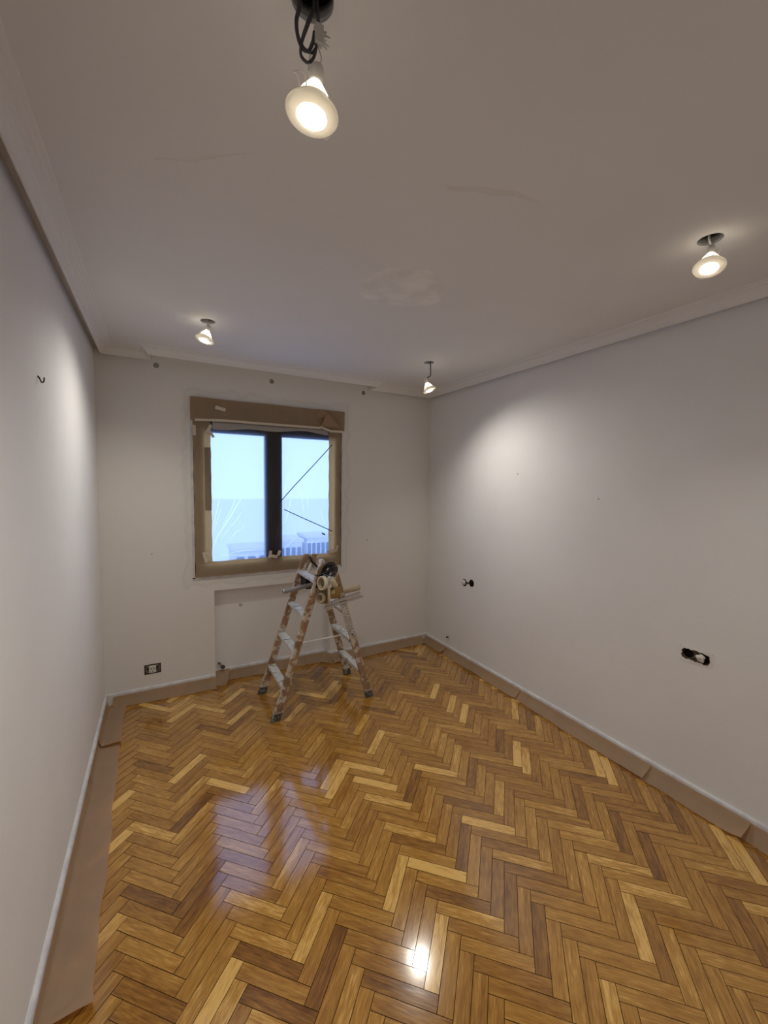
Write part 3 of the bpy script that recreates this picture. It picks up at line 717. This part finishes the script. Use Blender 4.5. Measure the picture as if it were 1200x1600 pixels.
# ------------------------------------------------------------------ step ladder
LX, LY = 1.38, -.535
lad = tag(empty('step_ladder', (LX, LY, 0)), 'paint-splattered wooden double step ladder standing in front of the window', 'ladder')
HX, HY = .026, .0125
def railc(side, near, z):
    """centre of a rail at height z"""
    t = z / 1.066
    if side == 'L': x = 1.032 + (1.381 - 1.032) * t
    else: x = 1.752 + (1.446 - 1.752) * t
    y = (-.742 + .022 * t) if near else (-.326 - .022 * t)
    return Vector((x, y, z))
for side in 'LR':
    for near in (True, False):
        sg = -1 if side == 'L' else 1
        rl = MB(); top = 1.066 if side == 'L' else 1.062
        rl.sheared(railc(side, near, .052), railc(side, near, top - .03), HX, HY)
        a_ = railc(side, near, top - .03); t_ = railc(side, near, top)
        rl.add([a_ + Vector(q) for q in ((-HX, -HY, 0), (HX, -HY, 0), (HX, HY, 0), (-HX, HY, 0))] + [t_ + Vector(q) for q in ((-HX * .55, -HY, 0), (HX * .55, -HY, 0), (HX * .55, HY, 0), (-HX * .55, HY, 0))],
               [(4, 5, 6, 7), (0, 1, 5, 4), (1, 2, 6, 5), (2, 3, 7, 6), (3, 0, 4, 7)])
        ro = rl.build('rail', 'lad_wood', lad)
        bt = MB(); bt.sheared(railc(side, near, .0015), railc(side, near, .058), HX + .004, HY + .004)
        bo = bt.build('rubber_boot', 'boot', lad)
        bd = MB(); bd.sheared(railc(side, near, .055), railc(side, near, .062), HX + .0055, HY + .0055); bd.build('collar', 'alu', bo)
for side in 'LR':
    for z in (.225, .465, .70, .94):
        a_, b_ = railc(side, False, z), railc(side, True, z); mb = MB(); w = .028
        mb.box(a_.x - w, a_.x + w, b_.y + HY - .002, a_.y - HY + .002, z - .024, z, .002)
        tr = mb.build('tread', 'lad_tread', lad)
        if abs(z - .465) < .01 and side == 'L':
            MB().box(a_.x - w, a_.x + w, LY + .02, LY + .026, z, z + .0008).build('dark_strip', 'dark_part_hole_shade', tr)  # thin dark strip laid on top of the tread, nothing cut in
# hinges, perforated strap on one rail and the cord
for near in (True, False):
    y = railc('L', near, 1.03).y; hm = MB()
    for a_, b_ in ((railc('L', near, .99), Vector((1.412, y, 1.035))), (railc('R', near, .99), Vector((1.412, y, 1.035)))):
        off = Vector((0, -HY - .003 if near else HY + .003, 0)); hm.bar(a_ + off, b_ + off, .004, .016, (1, 0, 0))
    hm.lathe([(.012, -.004), (.014, 0), (.012, .005), (.006, .006), (.006, .014), (0, .014)], (1.412, y + (-HY - .006 if near else HY + .006), 1.035), (0, -1, 0), 14)
    hm.build('hinge', 'alu_dark', lad)
pm = MB(); off = Vector((-.004, -HY - .0035, 0))
a_, b_ = railc('R', True, .50) + off, railc('R', True, .80) + off
pm.bar(a_, b_, .003, .052, (1, 0, 0)); po = pm.build('perforated_strap', 'perforated', lad)
dirv = (b_ - a_).normalized(); sd = Vector((dirv.z, 0, -dirv.x)); dm = MB()
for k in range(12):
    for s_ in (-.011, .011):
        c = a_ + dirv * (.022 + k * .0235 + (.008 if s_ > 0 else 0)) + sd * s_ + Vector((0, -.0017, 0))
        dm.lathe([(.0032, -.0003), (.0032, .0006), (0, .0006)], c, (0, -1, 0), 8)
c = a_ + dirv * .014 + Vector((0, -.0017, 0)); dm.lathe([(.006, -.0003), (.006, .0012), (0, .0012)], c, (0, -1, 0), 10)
dm.build('perforation_shade', 'dark_part_hole_shade', po)  # solid dark discs; the shade in the strap's holes is put into colour
c0_, c1_ = at_y(462, 1006, -.56), at_y(533, 992, -.42); ck = smooth_path([c0_, c0_.lerp(c1_, .35) - Vector((0, 0, .003)), c0_.lerp(c1_, .7) - Vector((0, 0, .002)), c1_], 6)
MB().tube(ck, .0072, 8).build('spreader_cord', 'rope', lad)

# ------------------------------------------------------------------ tools piled on the ladder top
def ring(c, axis, ro, ri, w, m, label, mcore='card_core', name='tape_roll', cat='tape roll'):
    e = tag(empty(name, c), label, cat)
    MB().lathe([(ro, -w / 2), (ro, w / 2), (ri + .004, w / 2), (ri + .004, -w / 2)], c, axis, 32, True, False).build('tape', m, e)
    MB().lathe([(ri + .004, -w / 2), (ri + .004, w / 2), (ri, w / 2), (ri, -w / 2)], c, axis, 32, True, False).build('core', mcore, e)
    return e
YT = -.62
# kraft paper roll sticking out to the right
pA, pB = at_y(512, 929, -.60), at_y(561, 917, -.60); ax = (pB - pA)
kr = tag(empty('paper_roll', (pA + pB) / 2), 'brown kraft paper roll poking out sideways from the ladder top', 'paper roll')
MB().lathe([(.014, 0), (.0255, 0), (.0255, ax.length), (.014, ax.length)], pA, ax, 28, True).build('paper', 'kraft_roll', kr)
MB().lathe([(.011, .001), (.014, .001), (.014, ax.length - .003), (.011, ax.length - .003)], pA, ax, 20, True).build('core', 'card_core', kr)
# grey tube poking out to the left
pA, pB = at_y(442, 925, -.52), at_y(492, 912, -.52); ax = pB - pA
gt = tag(empty('grey_tube', (pA + pB) / 2), 'thin grey tube poking out past the ladder rails below the top tread', 'tube')
MB().lathe([(.0135, 0), (.0165, .0), (.0165, ax.length), (.0135, ax.length)], pA, ax, 20, True).build('wall', 'grey_tube', gt)
MB().lathe([(.0175, .0), (.0175, .012), (.0168, .012), (.0168, 0)], pA, ax, 20, True).build('end_band', 'alu', gt)
# two metal profiles
def channel(p0, p1, w, h, m, label):
    p0, p1 = Vector(p0), Vector(p1); d = (p1 - p0).normalized(); mb = MB(); up = Vector((0, 0, 1)); x = d.cross(up).normalized(); u = x.cross(d)
    e = tag(empty('metal_profile', (p0 + p1) / 2), label, 'metal profile')
    MB().bar(p0, p1, w, .0025).build('web', m, e)
    MB().bar(p0 + x * (w / 2 - .001) + u * h / 2, p1 + x * (w / 2 - .001) + u * h / 2, .0025, h).build('flange', 'alu', e)
    MB().bar(p0 - x * (w / 2 - .001) + u * h / 2, p1 - x * (w / 2 - .001) + u * h / 2, .0025, h).build('flange', m, e)
    return e
channel(at_y(507, 951.5, -.785), at_y(567, 932.5, -.785), .012, .010, 'alu_dark', 'light metal U-profile lying across the ladder, lowest of the pile')
channel(at_y(518, 944, -.77), at_y(563, 928.5, -.77), .012, .019, 'alu_dark', 'dirty dark metal profile lying just above the light one')
# tape rolls
ring(at_y(504, 911, -.792), (-.95, -.25, .10), .048, .036, .024, 'tape_cream', 'cream masking tape roll hanging on edge against the ladder rail')
ring(at_y(513.5, 929, -.790), (.95, -.30, .02), .062, .046, .014, 'tape_tan', 'tan paper tape ring hanging edge-on below the cream roll')
ring(at_y(503, 880, -.44), (.72, -.62, .30), .034, .022, .022, 'socket_white', 'white tape roll standing behind the ladder top', 'socket_white')
ring(at_y(501.5, 934, -.745), (-.88, -.44, .15), .034, .022, .020, 'tape_tan', 'small tan tape roll low in the pile, below the cream roll')
# beige roll, tilted
pA, pB = at_y(517.5, 904, -.781), at_y(526.5, 921, -.781); ax = pB - pA
be = tag(empty('beige_roll', (pA + pB) / 2), 'beige paper sleeve tilted above the ochre pouch', 'paper roll')
MB().lathe([(.012, 0), (.020, 0), (.0205, ax.length * .5), (.020, ax.length), (.012, ax.length)], pA, ax, 22, True).build('sleeve', 'tape_tan', be)
MB().lathe([(.010, .002), (.0119, .002), (.0119, ax.length - .002), (.010, ax.length - .002)], pA, ax, 16, True).build('core', 'card_core', be)
# ochre pouch
pc = at_y(524, 927, -.780)
def pouch_pt(i, j):
    t = 2 * math.pi * i; z = -.030 + .072 * j; w = .034 + .006 * j; dpt = .020 + .010 * j
    sx = math.copysign(abs(math.cos(t)) ** .6, math.cos(t)); sy = math.copysign(abs(math.sin(t)) ** .6, math.sin(t))
    return (pc.x + w * sx + .10 * z * .6, pc.y + dpt * sy, pc.z + z + .012 * sx * j + .003 * math.sin(5 * t))
pe = tag(empty('tool_pouch', (pc.x, pc.y, pc.z - .030)), 'ochre tool pouch with open top on the ladder, under the beige sleeve', 'pouch')
pm = MB(); pm.grid(pouch_pt, 24, 6); bot = [pouch_pt(k / 24, 0) for k in range(24)]; pm.add(bot, [tuple(range(24))]); pm.build('body', 'pouch', pe, thick=.002)
MB().tube([pouch_pt(k / 24, 1.0) for k in range(25)], .0028, 6).build('rim', 'pouch', pe)
for k in (0, 1):
    q0, q1 = pouch_pt(.60 + .07 * k, .55), pouch_pt(.60 + .07 * k, .95); MB().bar(Vector(q0) - Vector((0, .004, 0)), Vector(q1) - Vector((0, .004, 0)), .016, .004, (0, 1, 0)).build('strap', 'tape_tan', pe)
# canvas bag slumped between the two halves
bc = Vector((1.408, -.640, .838))
def bag_pt(i, j):
    t = 2 * math.pi * i; z = -.085 + .165 * j; r = (.45 + .55 * math.sin(math.pi * min(j * .75 + .18, 1)))
    return (bc.x + .046 * r * math.cos(t) * (1 + .12 * math.sin(5 * t + 4 * j)), bc.y + .060 * r * math.sin(t) * (1 + .1 * math.sin(4 * t)), bc.z + z + .008 * math.sin(3 * t) * j)
bg = tag(empty('canvas_bag', (bc.x, bc.y, bc.z - .085)), 'slumped drab canvas bag hanging between the two halves of the ladder', 'bag')
bm_ = MB(); bm_.grid(bag_pt, 28, 10); bm_.add([bag_pt(k / 28, 0) for k in range(28)], [tuple(range(28))]); bm_.build('body', 'canvas', bg, thick=.003)
MB().tube([bag_pt(k / 28, 1.0) for k in range(29)], .004, 6).build('hem', 'canvas', bg)
MB().tube(smooth_path([bag_pt(.0, 1), (1.447, -.640, .938), (1.456, -.640, .9445), (1.482, -.640, .9445), (1.508, -.640, .9445), (1.516, -.640, .930), (1.508, -.640, .9115), (1.482, -.640, .9115), (1.456, -.640, .9115), bag_pt(.06, .97)], 4), .0042, 6).build('strap', 'black', bg)
# tangle of black cable
r_ = random.Random(21)
def coil(c, n, rad, seed, label, thick=.0034):
    r = random.Random(seed); pts = []; ax = Vector((0, -1, 0)); x = ax.orthogonal().normalized(); y = ax.cross(x)
    for k in range(n * 10):
        t = 2 * math.pi * k / 10; rr = rad * (1 + .28 * math.sin(t * .37 + seed))
        pts.append(Vector(c) + x * rr * math.cos(t) * 1.25 + y * rr * math.sin(t) * .8 + ax * (.005 * math.sin(t * .23 + 1) + r.uniform(-.001, .001)) + Vector((.012 * math.sin(t * .17), 0, .010 * math.cos(t * .13))))
    return pts
ca = tag(empty('cable_tangle', at_y(515, 894, -.60)), 'tangled black cable heaped on the ladder top', 'cable')
MB().tube(smooth_path(coil(at_y(512, 888.5, -.757), 8, .031, 4, ''), 2), .0034, 6).build('loop', 'black', ca)
MB().tube(smooth_path(coil(at_y(519, 892, -.757), 6, .028, 9, ''), 2), .0030, 6).build('loop', 'cable_dark', ca)
MB().tube(smooth_path([at_y(518, 886, -.752), at_y(524, 887, -.752), at_y(526.5, 893, -.752), at_y(524, 898, -.748), at_y(522, 902, -.746)], 5), .003, 6).build('loose_end', 'black', ca)
MB().tube(smooth_path([(1.393, -.752, 1.005), (1.397, -.752, 1.036), (1.412, -.752, 1.0445), (1.427, -.752, 1.036), (1.431, -.752, 1.005)], 6), .0034, 6).build('loop', 'black', ca)
# black strap hanging down the near rail, stick and rag
bs = MB(); so_ = Vector((.006, -HY - .0022, 0)); bs.bar(railc('L', True, .980) + so_, railc('L', True, .885) + so_, .0048, .022, (1, 0, 0))
rc_ = railc('L', True, .974); bs.tube([rc_ + Vector(q) for q in ((-HX - .002, -HY - .002, .003), (HX + .002, -HY - .002, .003), (HX + .002, HY + .002, .003), (-HX - .002, HY + .002, .003), (-HX - .002, -HY - .002, .003))], .0026, 6)
tag(bs.build('black_strap', 'black', origin=rc_), 'black strap hanging over the face of the ladder rail beside the cream roll', 'strap')
sk0, sk1 = at_y(484.5, 874, -.52), at_y(497, 887, -.52)
sk = tag(empty('scraper', (sk0 + sk1) / 2), 'dark-handled scraper leaning between the ladder tops', 'scraper')
MB().tube([sk0, sk0.lerp(sk1, .2), sk0.lerp(sk1, .9), sk1], [.005, .0085, .007, .006], 10).build('handle', 'black', sk)
e_ = (sk1 - sk0).normalized(); MB().bar(sk1, sk1 + e_ * .06, .045, .0015, (.6, -.5, .6)).build('blade', 'grey_metal', sk)
rc = at_y(514.5, 904, -.818)
def rag_pt(i, j):
    u, v = i - .5, j - .5
    return (rc.x + .034 * u + .006 * v, rc.y - .004 + .012 * v + .004 * math.sin(11 * u + 3 * v), rc.z - .034 * v - .05 * u * u + .006 * math.sin(9 * v + 6 * u))
tag(MB().grid(rag_pt, 14, 14).build('rag', 'rag', origin=rc, thick=.002), 'small white rag stuffed between the cable and the tape rolls', 'rag')
jr = at_y(484.5, 885.5, -.50)
jo = tag(empty('putty_tube', jr), 'small white nozzle tube on the top tread of the ladder', 'tube')
MB().lathe([(.006, -.045), (.012, -.04), (.012, .012), (.005, .018), (.004, .034)], jr, (.25, -.1, 1), 14).build('body', 'socket_white', jo)
MB().lathe([(.0046, .034), (.007, .036), (.006, .05), (0, .052)], jr, (.25, -.1, 1), 12).build('cap', 'black', jo)
# dark case under the top tread
dc = at_y(480, 914, -.443)
de = tag(empty('black_case', (dc.x, dc.y, dc.z - .02)), 'small black case wedged under the top tread of the ladder', 'case')
MB().box(dc.x - .032, dc.x + .055, dc.y - .06, dc.y + .06, dc.z - .018, .9165, .006).build('body', 'black', de)
MB().tube([(dc.x - .034, dc.y - .025, dc.z + .004), (dc.x - .048, dc.y - .02, dc.z + .004), (dc.x - .048, dc.y + .02, dc.z + .004), (dc.x - .034, dc.y + .025, dc.z + .004)], .0035, 6).build('handle', 'grey_metal', de)

# ------------------------------------------------------------------ hanging lamps
def hanging_lamp(hole, pos, aim, label, style):
    pos = Vector(pos); a = Vector(aim).normalized()          # a: the way the lamp shines
    e = tag(empty('hanging_downlight', pos), label, 'lamp', 'bare downlights hanging from the ceiling holes')
    hp = Vector((*hole, H)); back = pos - a * .090
    # bulb: reflector cone with pins, holder behind, lens in front
    MB().lathe([(.0250, -.0005), (.0340, -.010), (.0330, -.020), (.0270, -.036), (.0180, -.050), (.0120, -.058), (.010, -.066)], pos, a, 28).build('bulb', 'bulb', e)
    MB().lathe([(.0, .0045), (.0235, .0040), (.0235, .0004), (0, .0004)], pos, a, 28).build('lens', 'lens', e)
    MB().lathe([(.0115, -.058), (.0135, -.060), (.0135, -.084), (.0115, -.090), (.0, -.090)], pos, a, 18).build('lamp_holder', 'cream', e)
    bz = MB(); bz.lathe([(.0255, -.001), (.0290, .005), (.0335, .006), (.0360, .0035), (.0485, .0015), (.0505, -.002), (.045, -.003), (.0400, -.004), (.039, -.016), (.0365, -.016), (.036, -.003), (.027, -.003)], pos, a, 40, True)
    bo = bz.build('bezel', 'chrome', e)
    x = a.orthogonal().normalized(); x = (x - Vector((0, 0, 1)) * .2).normalized(); x = (x - a * x.dot(a)).normalized(); y = a.cross(x)
    for s_ in (-1, 1):
        q = pos + x * s_ * .040 - a * .010
        MB().tube(smooth_path([q - y * .007, q - y * .007 + x * s_ * .012 - a * .012, q - y * .006 + x * s_ * .026 - a * .004, q + y * .006 + x * s_ * .026 - a * .004, q + y * .007 + x * s_ * .012 - a * .012, q + y * .007], 4), .0011, 6).build('spring_clip', 'chrome', e)
    if style == 'loops':
        p = lambda px, py, k=0.0: (lambda v: CAM + v * (((hp.x * .5 + pos.x * .5) - CAM.x) * ray(490, 60).x + (pos.y - CAM.y) * ray(490, 60).y) / (v.x * ray(490, 60).x + v.y * ray(490, 60).y))(ray(px, py)) + Vector((0, k, 0))
        for pts, r in (([(469, 6), (464, 30), (465, 52), (472, 74), (481, 80), (487, 72), (490, 58), (491, 50)], .0030), ([(467, 4), (462, 34), (466, 62), (474, 78), (482, 79), (488, 66)], .0026),
                       ([(492, 10), (484, 32), (474, 58), (470, 74), (471, 88), (481, 98), (490, 90), (494, 74), (493, 68)], .0028), ([(496, 10), (497, 26), (497, 42)], .0034), ([(490, 8), (480, 36), (472, 62), (474, 74), (486, 83), (493, 76)], .0026)):
            P3 = [p(*q) for q in pts]; P3 = [hp + Vector(((P3[0].x - hp.x), .0, .05))] + P3
            MB().tube(smooth_path(P3, 6), r, 8).build('cable', 'cable_dark', e)
        tb = MB(); tb.box(-.008, .008, -.006, .006, -.018, .018, .002); c = p(498, 55)
        q = MB(); q.add([c + v for v in tb.v], tb.f)
        for k in range(7):
            t = k * .9; q.tube([c + Vector((.006, 0, -.012 + .004 * k)), c + Vector((.018 + .004 * math.sin(k * 2), .004 * math.cos(k), -.014 + .005 * k + .004 * math.sin(3 * k)))], .0014, 5)
        q.build('terminal_block', 'clear_terminal', e)
        for dx, pts in ((-1, [(485, 84), (483, 100), (483, 112)]), (1, [(497, 74), (502, 90), (499, 104), (494, 114)])):
            MB().tube(smooth_path([p(*v) for v in pts] + [back + x.cross(a) * .004 * dx], 6), .0013, 6).build('lead', 'cable_white', e)
    else:
        if style == 'long':
            k1 = Vector((hp.x + .012, hp.y - .006, H - .07)); k2 = Vector((hp.x + .010, hp.y - .006, H - .095)); k3 = Vector((hp.x - .014, hp.y + .0, H - .112))
            MB().tube(smooth_path([hp + Vector((.010, -.004, .05)), hp + Vector((.010, -.004, 0)), k1, k2, k3], 6), .0040, 8).build('cable', 'cable_dark', e)
            MB().tube(smooth_path([k3, k3.lerp(back, .5) + Vector((.006, 0, 0)), back], 6), .0010, 6).build('lead', 'cable_white', e)
        else:
            for s_ in (-1, 1):
                MB().tube(smooth_path([hp + Vector((.006 * s_ - .008, 0, .05)), hp + Vector((.005 * s_ - .008, 0, .0)), back + Vector((.004 * s_, 0, .004)), back + Vector((.003 * s_, 0, -.002))], 6), .0016, 6).build('lead', 'cable_white', e)
    ld = bpy.data.lights.new('lamp_beam', 'SPOT'); ld.energy = LAMP_W * 4; ld.color = LAMP_COL; ld.spot_size = math.radians(140); ld.spot_blend = 1.0; ld.shadow_soft_size = .02
    lo = bpy.data.objects.new('lamp_beam', ld); COL.objects.link(lo); lo.parent = e; lo.location = a * .008
    lo.rotation_mode = 'QUATERNION'; lo.rotation_quaternion = a.to_track_quat('-Z', 'Y')
    return e
hanging_lamp(HOLES[0], (.612, -.866, 2.425), (-.30, -.10, -1), 'bare downlight on short leads beside the wall with the hook, above the wall socket', 'short')
hanging_lamp(HOLES[1], (2.160, -.872, 2.330), (.27, -.34, -1), 'bare downlight on a bent dark cable, hung lowest near the far corner', 'long')
hanging_lamp(HOLES[2], (2.146, -2.656, 2.432), (-.36, -.12, -1), 'bare downlight on short leads above the ragged double wall box', 'short')
hanging_lamp(HOLES[3], (.636, -2.655, 2.328), (-.12, -.0, -1), 'bare downlight hanging from looped dark cables with a terminal block', 'loops')

# ------------------------------------------------------------------ things in and on the walls
# socket below the window wall
sc_ = Vector(((SOCK[0] + SOCK[1]) / 2, 0, (SOCK[2] + SOCK[3]) / 2))
so = tag(empty('wall_socket', sc_), 'white socket insert without its cover in a black box below the window level', 'socket')
mb = MB(); sx0, sx1, sz0, sz1 = SOCK; e_ = .0006
mb.add([(sx0 + e_, 0, sz0 + e_), (sx1 - e_, 0, sz0 + e_), (sx1 - e_, 0, sz1 - e_), (sx0 + e_, 0, sz1 - e_), (sx0 + e_, .045, sz0 + e_), (sx1 - e_, .045, sz0 + e_), (sx1 - e_, .045, sz1 - e_), (sx0 + e_, .045, sz1 - e_)],
       [(4, 5, 6, 7), (0, 1, 5, 4), (1, 2, 6, 5), (2, 3, 7, 6), (3, 0, 4, 7)])
mb.build('back_box', 'black', so, thick=.001)
fm = MB(); fm.box(sx0 + .004, sx1 - .004, .003, .008, sz0 + .004, sz1 - .004, .001); fm.build('mounting_frame', 'hole_mortar', so)
for s_ in (-1, 1):
    MB().lathe([(.026, -.002), (.026, .002), (.022, .002), (.022, -.002)], (sc_.x + s_ * .022, .002, sc_.z), (0, 1, 0), 24, True).build('steel_ring', 'grey_metal', so)
ins = MB(); ins.box(sc_.x - .024, sc_.x + .022, -.008, .004, sc_.z - .027, sc_.z + .025, .002); io = ins.build('insert', 'socket_white', so)
MB().lathe([(.0185, 0), (.0185, .0012), (.0165, .0012), (.0165, 0)], (sc_.x - .001, -.008, sc_.z), (0, -1, 0), 26, True).build('well', 'tape_grey', io)
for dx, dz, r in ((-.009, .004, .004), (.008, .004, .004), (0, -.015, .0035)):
    MB().lathe([(r, 0), (r, .0012), (0, .0012)], (sc_.x - .001 + dx, -.0082, sc_.z + dz), (0, -1, 0), 12).build('pin_hole_shade', 'dark_part_hole_shade', io)  # raised disc, its dark colour standing for the shade inside the pin hole
# round double boxes on the right wall
eb = tag(empty('electrical_box', (W, -.638, .75)), 'pair of small round wall boxes side by side, one capped in white', 'electrical box')
for (y, z, r), wh in zip(BOX_F, (True, False)):
    MB().lathe([(r * .985, 0), (r * .985, .045), (0, .045)], (W, y, z), (1, 0, 0), 24).build('cup', 'dark_part_hole_shade', eb)
    MB().lathe([(r * .98, -.0008), (r * 1.08, -.0012), (r * 1.1, .0), (r * .98, 0)], (W, y, z), (1, 0, 0), 24, True).build('rim', 'hole_mortar', eb)
y, z, r = BOX_F[0]
MB().lathe([(.024, .012), (.024, -.004), (.020, -.008), (.0, -.009)], (W, y + .009, z), (1, 0, 0), 24).build('cap', 'socket_white', eb)
y, z, r = BOX_F[1]
MB().bar((W - .0015, y + .062, z - .010), (W - .0015, y + .034, z - .006), .003, .018).build('bridge', 'hole_mortar', eb)
# ragged double box nearer on the right wall
cy_, cz_ = (BOX_N[0] + BOX_N[1]) / 2, (BOX_N[2] + BOX_N[3]) / 2
eb = tag(empty('electrical_box', (W, cy_, cz_)), 'larger ragged double wall box with a lumpy white cap in one opening', 'electrical box')
pl = panel((W + .010, 0, 0), (0, 1, 0), (0, 0, 1), (1, 0, 0), BOX_N[:2], BOX_N[2:], .006, circles=[(cy_ - .035, cz_ - .003, .0245), (cy_ + .038, cz_ + .002, .0245)])
pl.build('mortar', 'hole_mortar', eb)
for dy, dz in ((-.035, -.003), (.038, .002)):
    MB().lathe([(.0325, .0), (.0325, .045), (0, .045)], (W + .0165, cy_ + dy, cz_ + dz), (1, 0, 0), 24).build('cup', 'dark_part_hole_shade', eb)
r_ = random.Random(5); rim = MB(); N_ = 44; pts = []
for k in range(N_):
    t = 2 * math.pi * k / N_; c, s_ = math.cos(t), math.sin(t); q = 1 / max(abs(c) ** 6 + abs(s_) ** 6, 1e-9) ** (1 / 6)
    pts.append((c * q, s_ * q))
inn = [Vector((W - .001, cy_ + p[0] * (.0665 - r_.uniform(0, .006)), cz_ + p[1] * (.0310 - r_.uniform(0, .006)))) for p in pts]
out = [Vector((W - .0006, cy_ + p[0] * (.078 + r_.uniform(0, .003)), cz_ + p[1] * (.0395 + r_.uniform(0, .003)))) for p in pts]
rim.add(inn + out, [(k, (k + 1) % N_, N_ + (k + 1) % N_, N_ + k) for k in range(N_)]); rim.build('plaster_rim', 'patch', eb, thick=.0012)
def blob(i, j):
    t, f = 2 * math.pi * i, math.pi * j; r = .0205 * (1 + .12 * math.sin(3 * t + 1) * math.sin(f) + .1 * math.sin(5 * t) * math.sin(f))
    return (W - .001 - .5 * r * math.cos(f) * -1, cy_ - .024 + r * math.sin(f) * math.cos(t), cz_ + .0 + r * math.sin(f) * math.sin(t))
MB().grid(blob, 18, 8).build('cap', 'socket_white', eb)
MB().lathe([(.006, 0), (.006, .002), (0, .002)], (W - .0113, cy_ - .024, cz_), (-1, 0, 0), 12).build('cap_centre', 'tape_tan', eb)
# hook on the left wall
hk = at_x(59, 592, 0)
he = tag(empty('wall_hook', hk), 'small black wire hook screwed into the wall above the longest paper sheet', 'hook')
MB().tube(smooth_path([hk + Vector(q) for q in ((-.003, .0, .008), (.003, .0, .007), (.008, -.003, -.004), (.012, -.008, -.012), (.018, -.008, -.008), (.019, -.006, .006))], 5), .0022, 8).build('wire', 'black', he)
MB().lathe([(.004, 0), (.004, .002), (0, .003)], hk + Vector((0, 0, .008)), (1, 0, 0), 12).build('plate', 'black', he)
# curtain-track fixings at the top of the window wall
for (px, py), lb in zip(((244, 571), (424.5, 596), (568, 614)), ('grey curtain-track plug high on the wall above the socket', 'grey curtain-track plug with a screw, above the middle of the window', 'dark curtain-track plug high on the wall near the hanging cable')):
    c = at_y(px, py, 0); e = tag(empty('wall_plug', c), lb, 'wall plug', 'curtain-track plugs above the window')
    MB().lathe([(.019, -.001), (.0185, .0012), (.013, .003), (.0, .0032)], c, (0, -1, 0), 18).build('filler_patch', mat('filler_' + str(int(px)), (.34, .34, .30), .9, noise=((.24, .24, .21), 60, .4, .6)), e)
    MB().lathe([(.006, .002), (.006, .006), (.003, .0065), (0, .005)], c, (0, -1, 0), 12).build('screw', 'grey_metal', e)
# radiator pipe valve in the niche, pipe stub by the right corner, old fixing mark in the niche
v0 = Vector((NX0 + .040, ND - .002, .135))
ve = tag(empty('pipe_valve', v0), 'short metal pipe valve sticking out of the niche corner by the floor', 'valve')
MB().lathe([(.016, 0), (.016, .004), (.012, .006), (.0, .006)], v0, (0, -1, 0), 16).build('collar', 'socket_white', ve)
MB().tube([v0, v0 + Vector((.004, -.03, -.004)), v0 + Vector((.012, -.055, -.012))], .0085, 12).build('pipe', 'brass', ve)
MB().lathe([(.011, 0), (.0145, .004), (.0145, .024), (.010, .028), (.0, .028)], v0 + Vector((.010, -.050, -.010)), (.55, -.8, -.22), 14).build('cap', 'cable_dark', ve)
MB().bar(v0 + Vector((-.012, -.022, .014)), v0 + Vector((.006, -.022, -.012)), .006, .008).build('lever', 'black', ve)
p0 = at_x(701, 995, W)
pe = tag(empty('pipe_stub', p0), 'small capped pipe stub low on the wall by the corner', 'pipe')
MB().lathe([(.010, 0), (.010, .003), (.007, .005), (.007, .018), (.0, .018)], p0, (-1, 0, 0), 14).build('pipe', 'grey_metal', pe)
MB().lathe([(.008, .016), (.008, .026), (.005, .029), (0, .029)], p0, (-1, 0, 0), 12).build('cap', 'dark_part_hole_shade', pe)
q = at_y(376, 945, ND)
MB().lathe([(.016, -.001), (.014, .001), (.009, .0016), (0, .0012)], q, (0, -1, 0), 14).build('filled_hole', mat('filler_niche', (.5, .48, .45), .9), back_w)
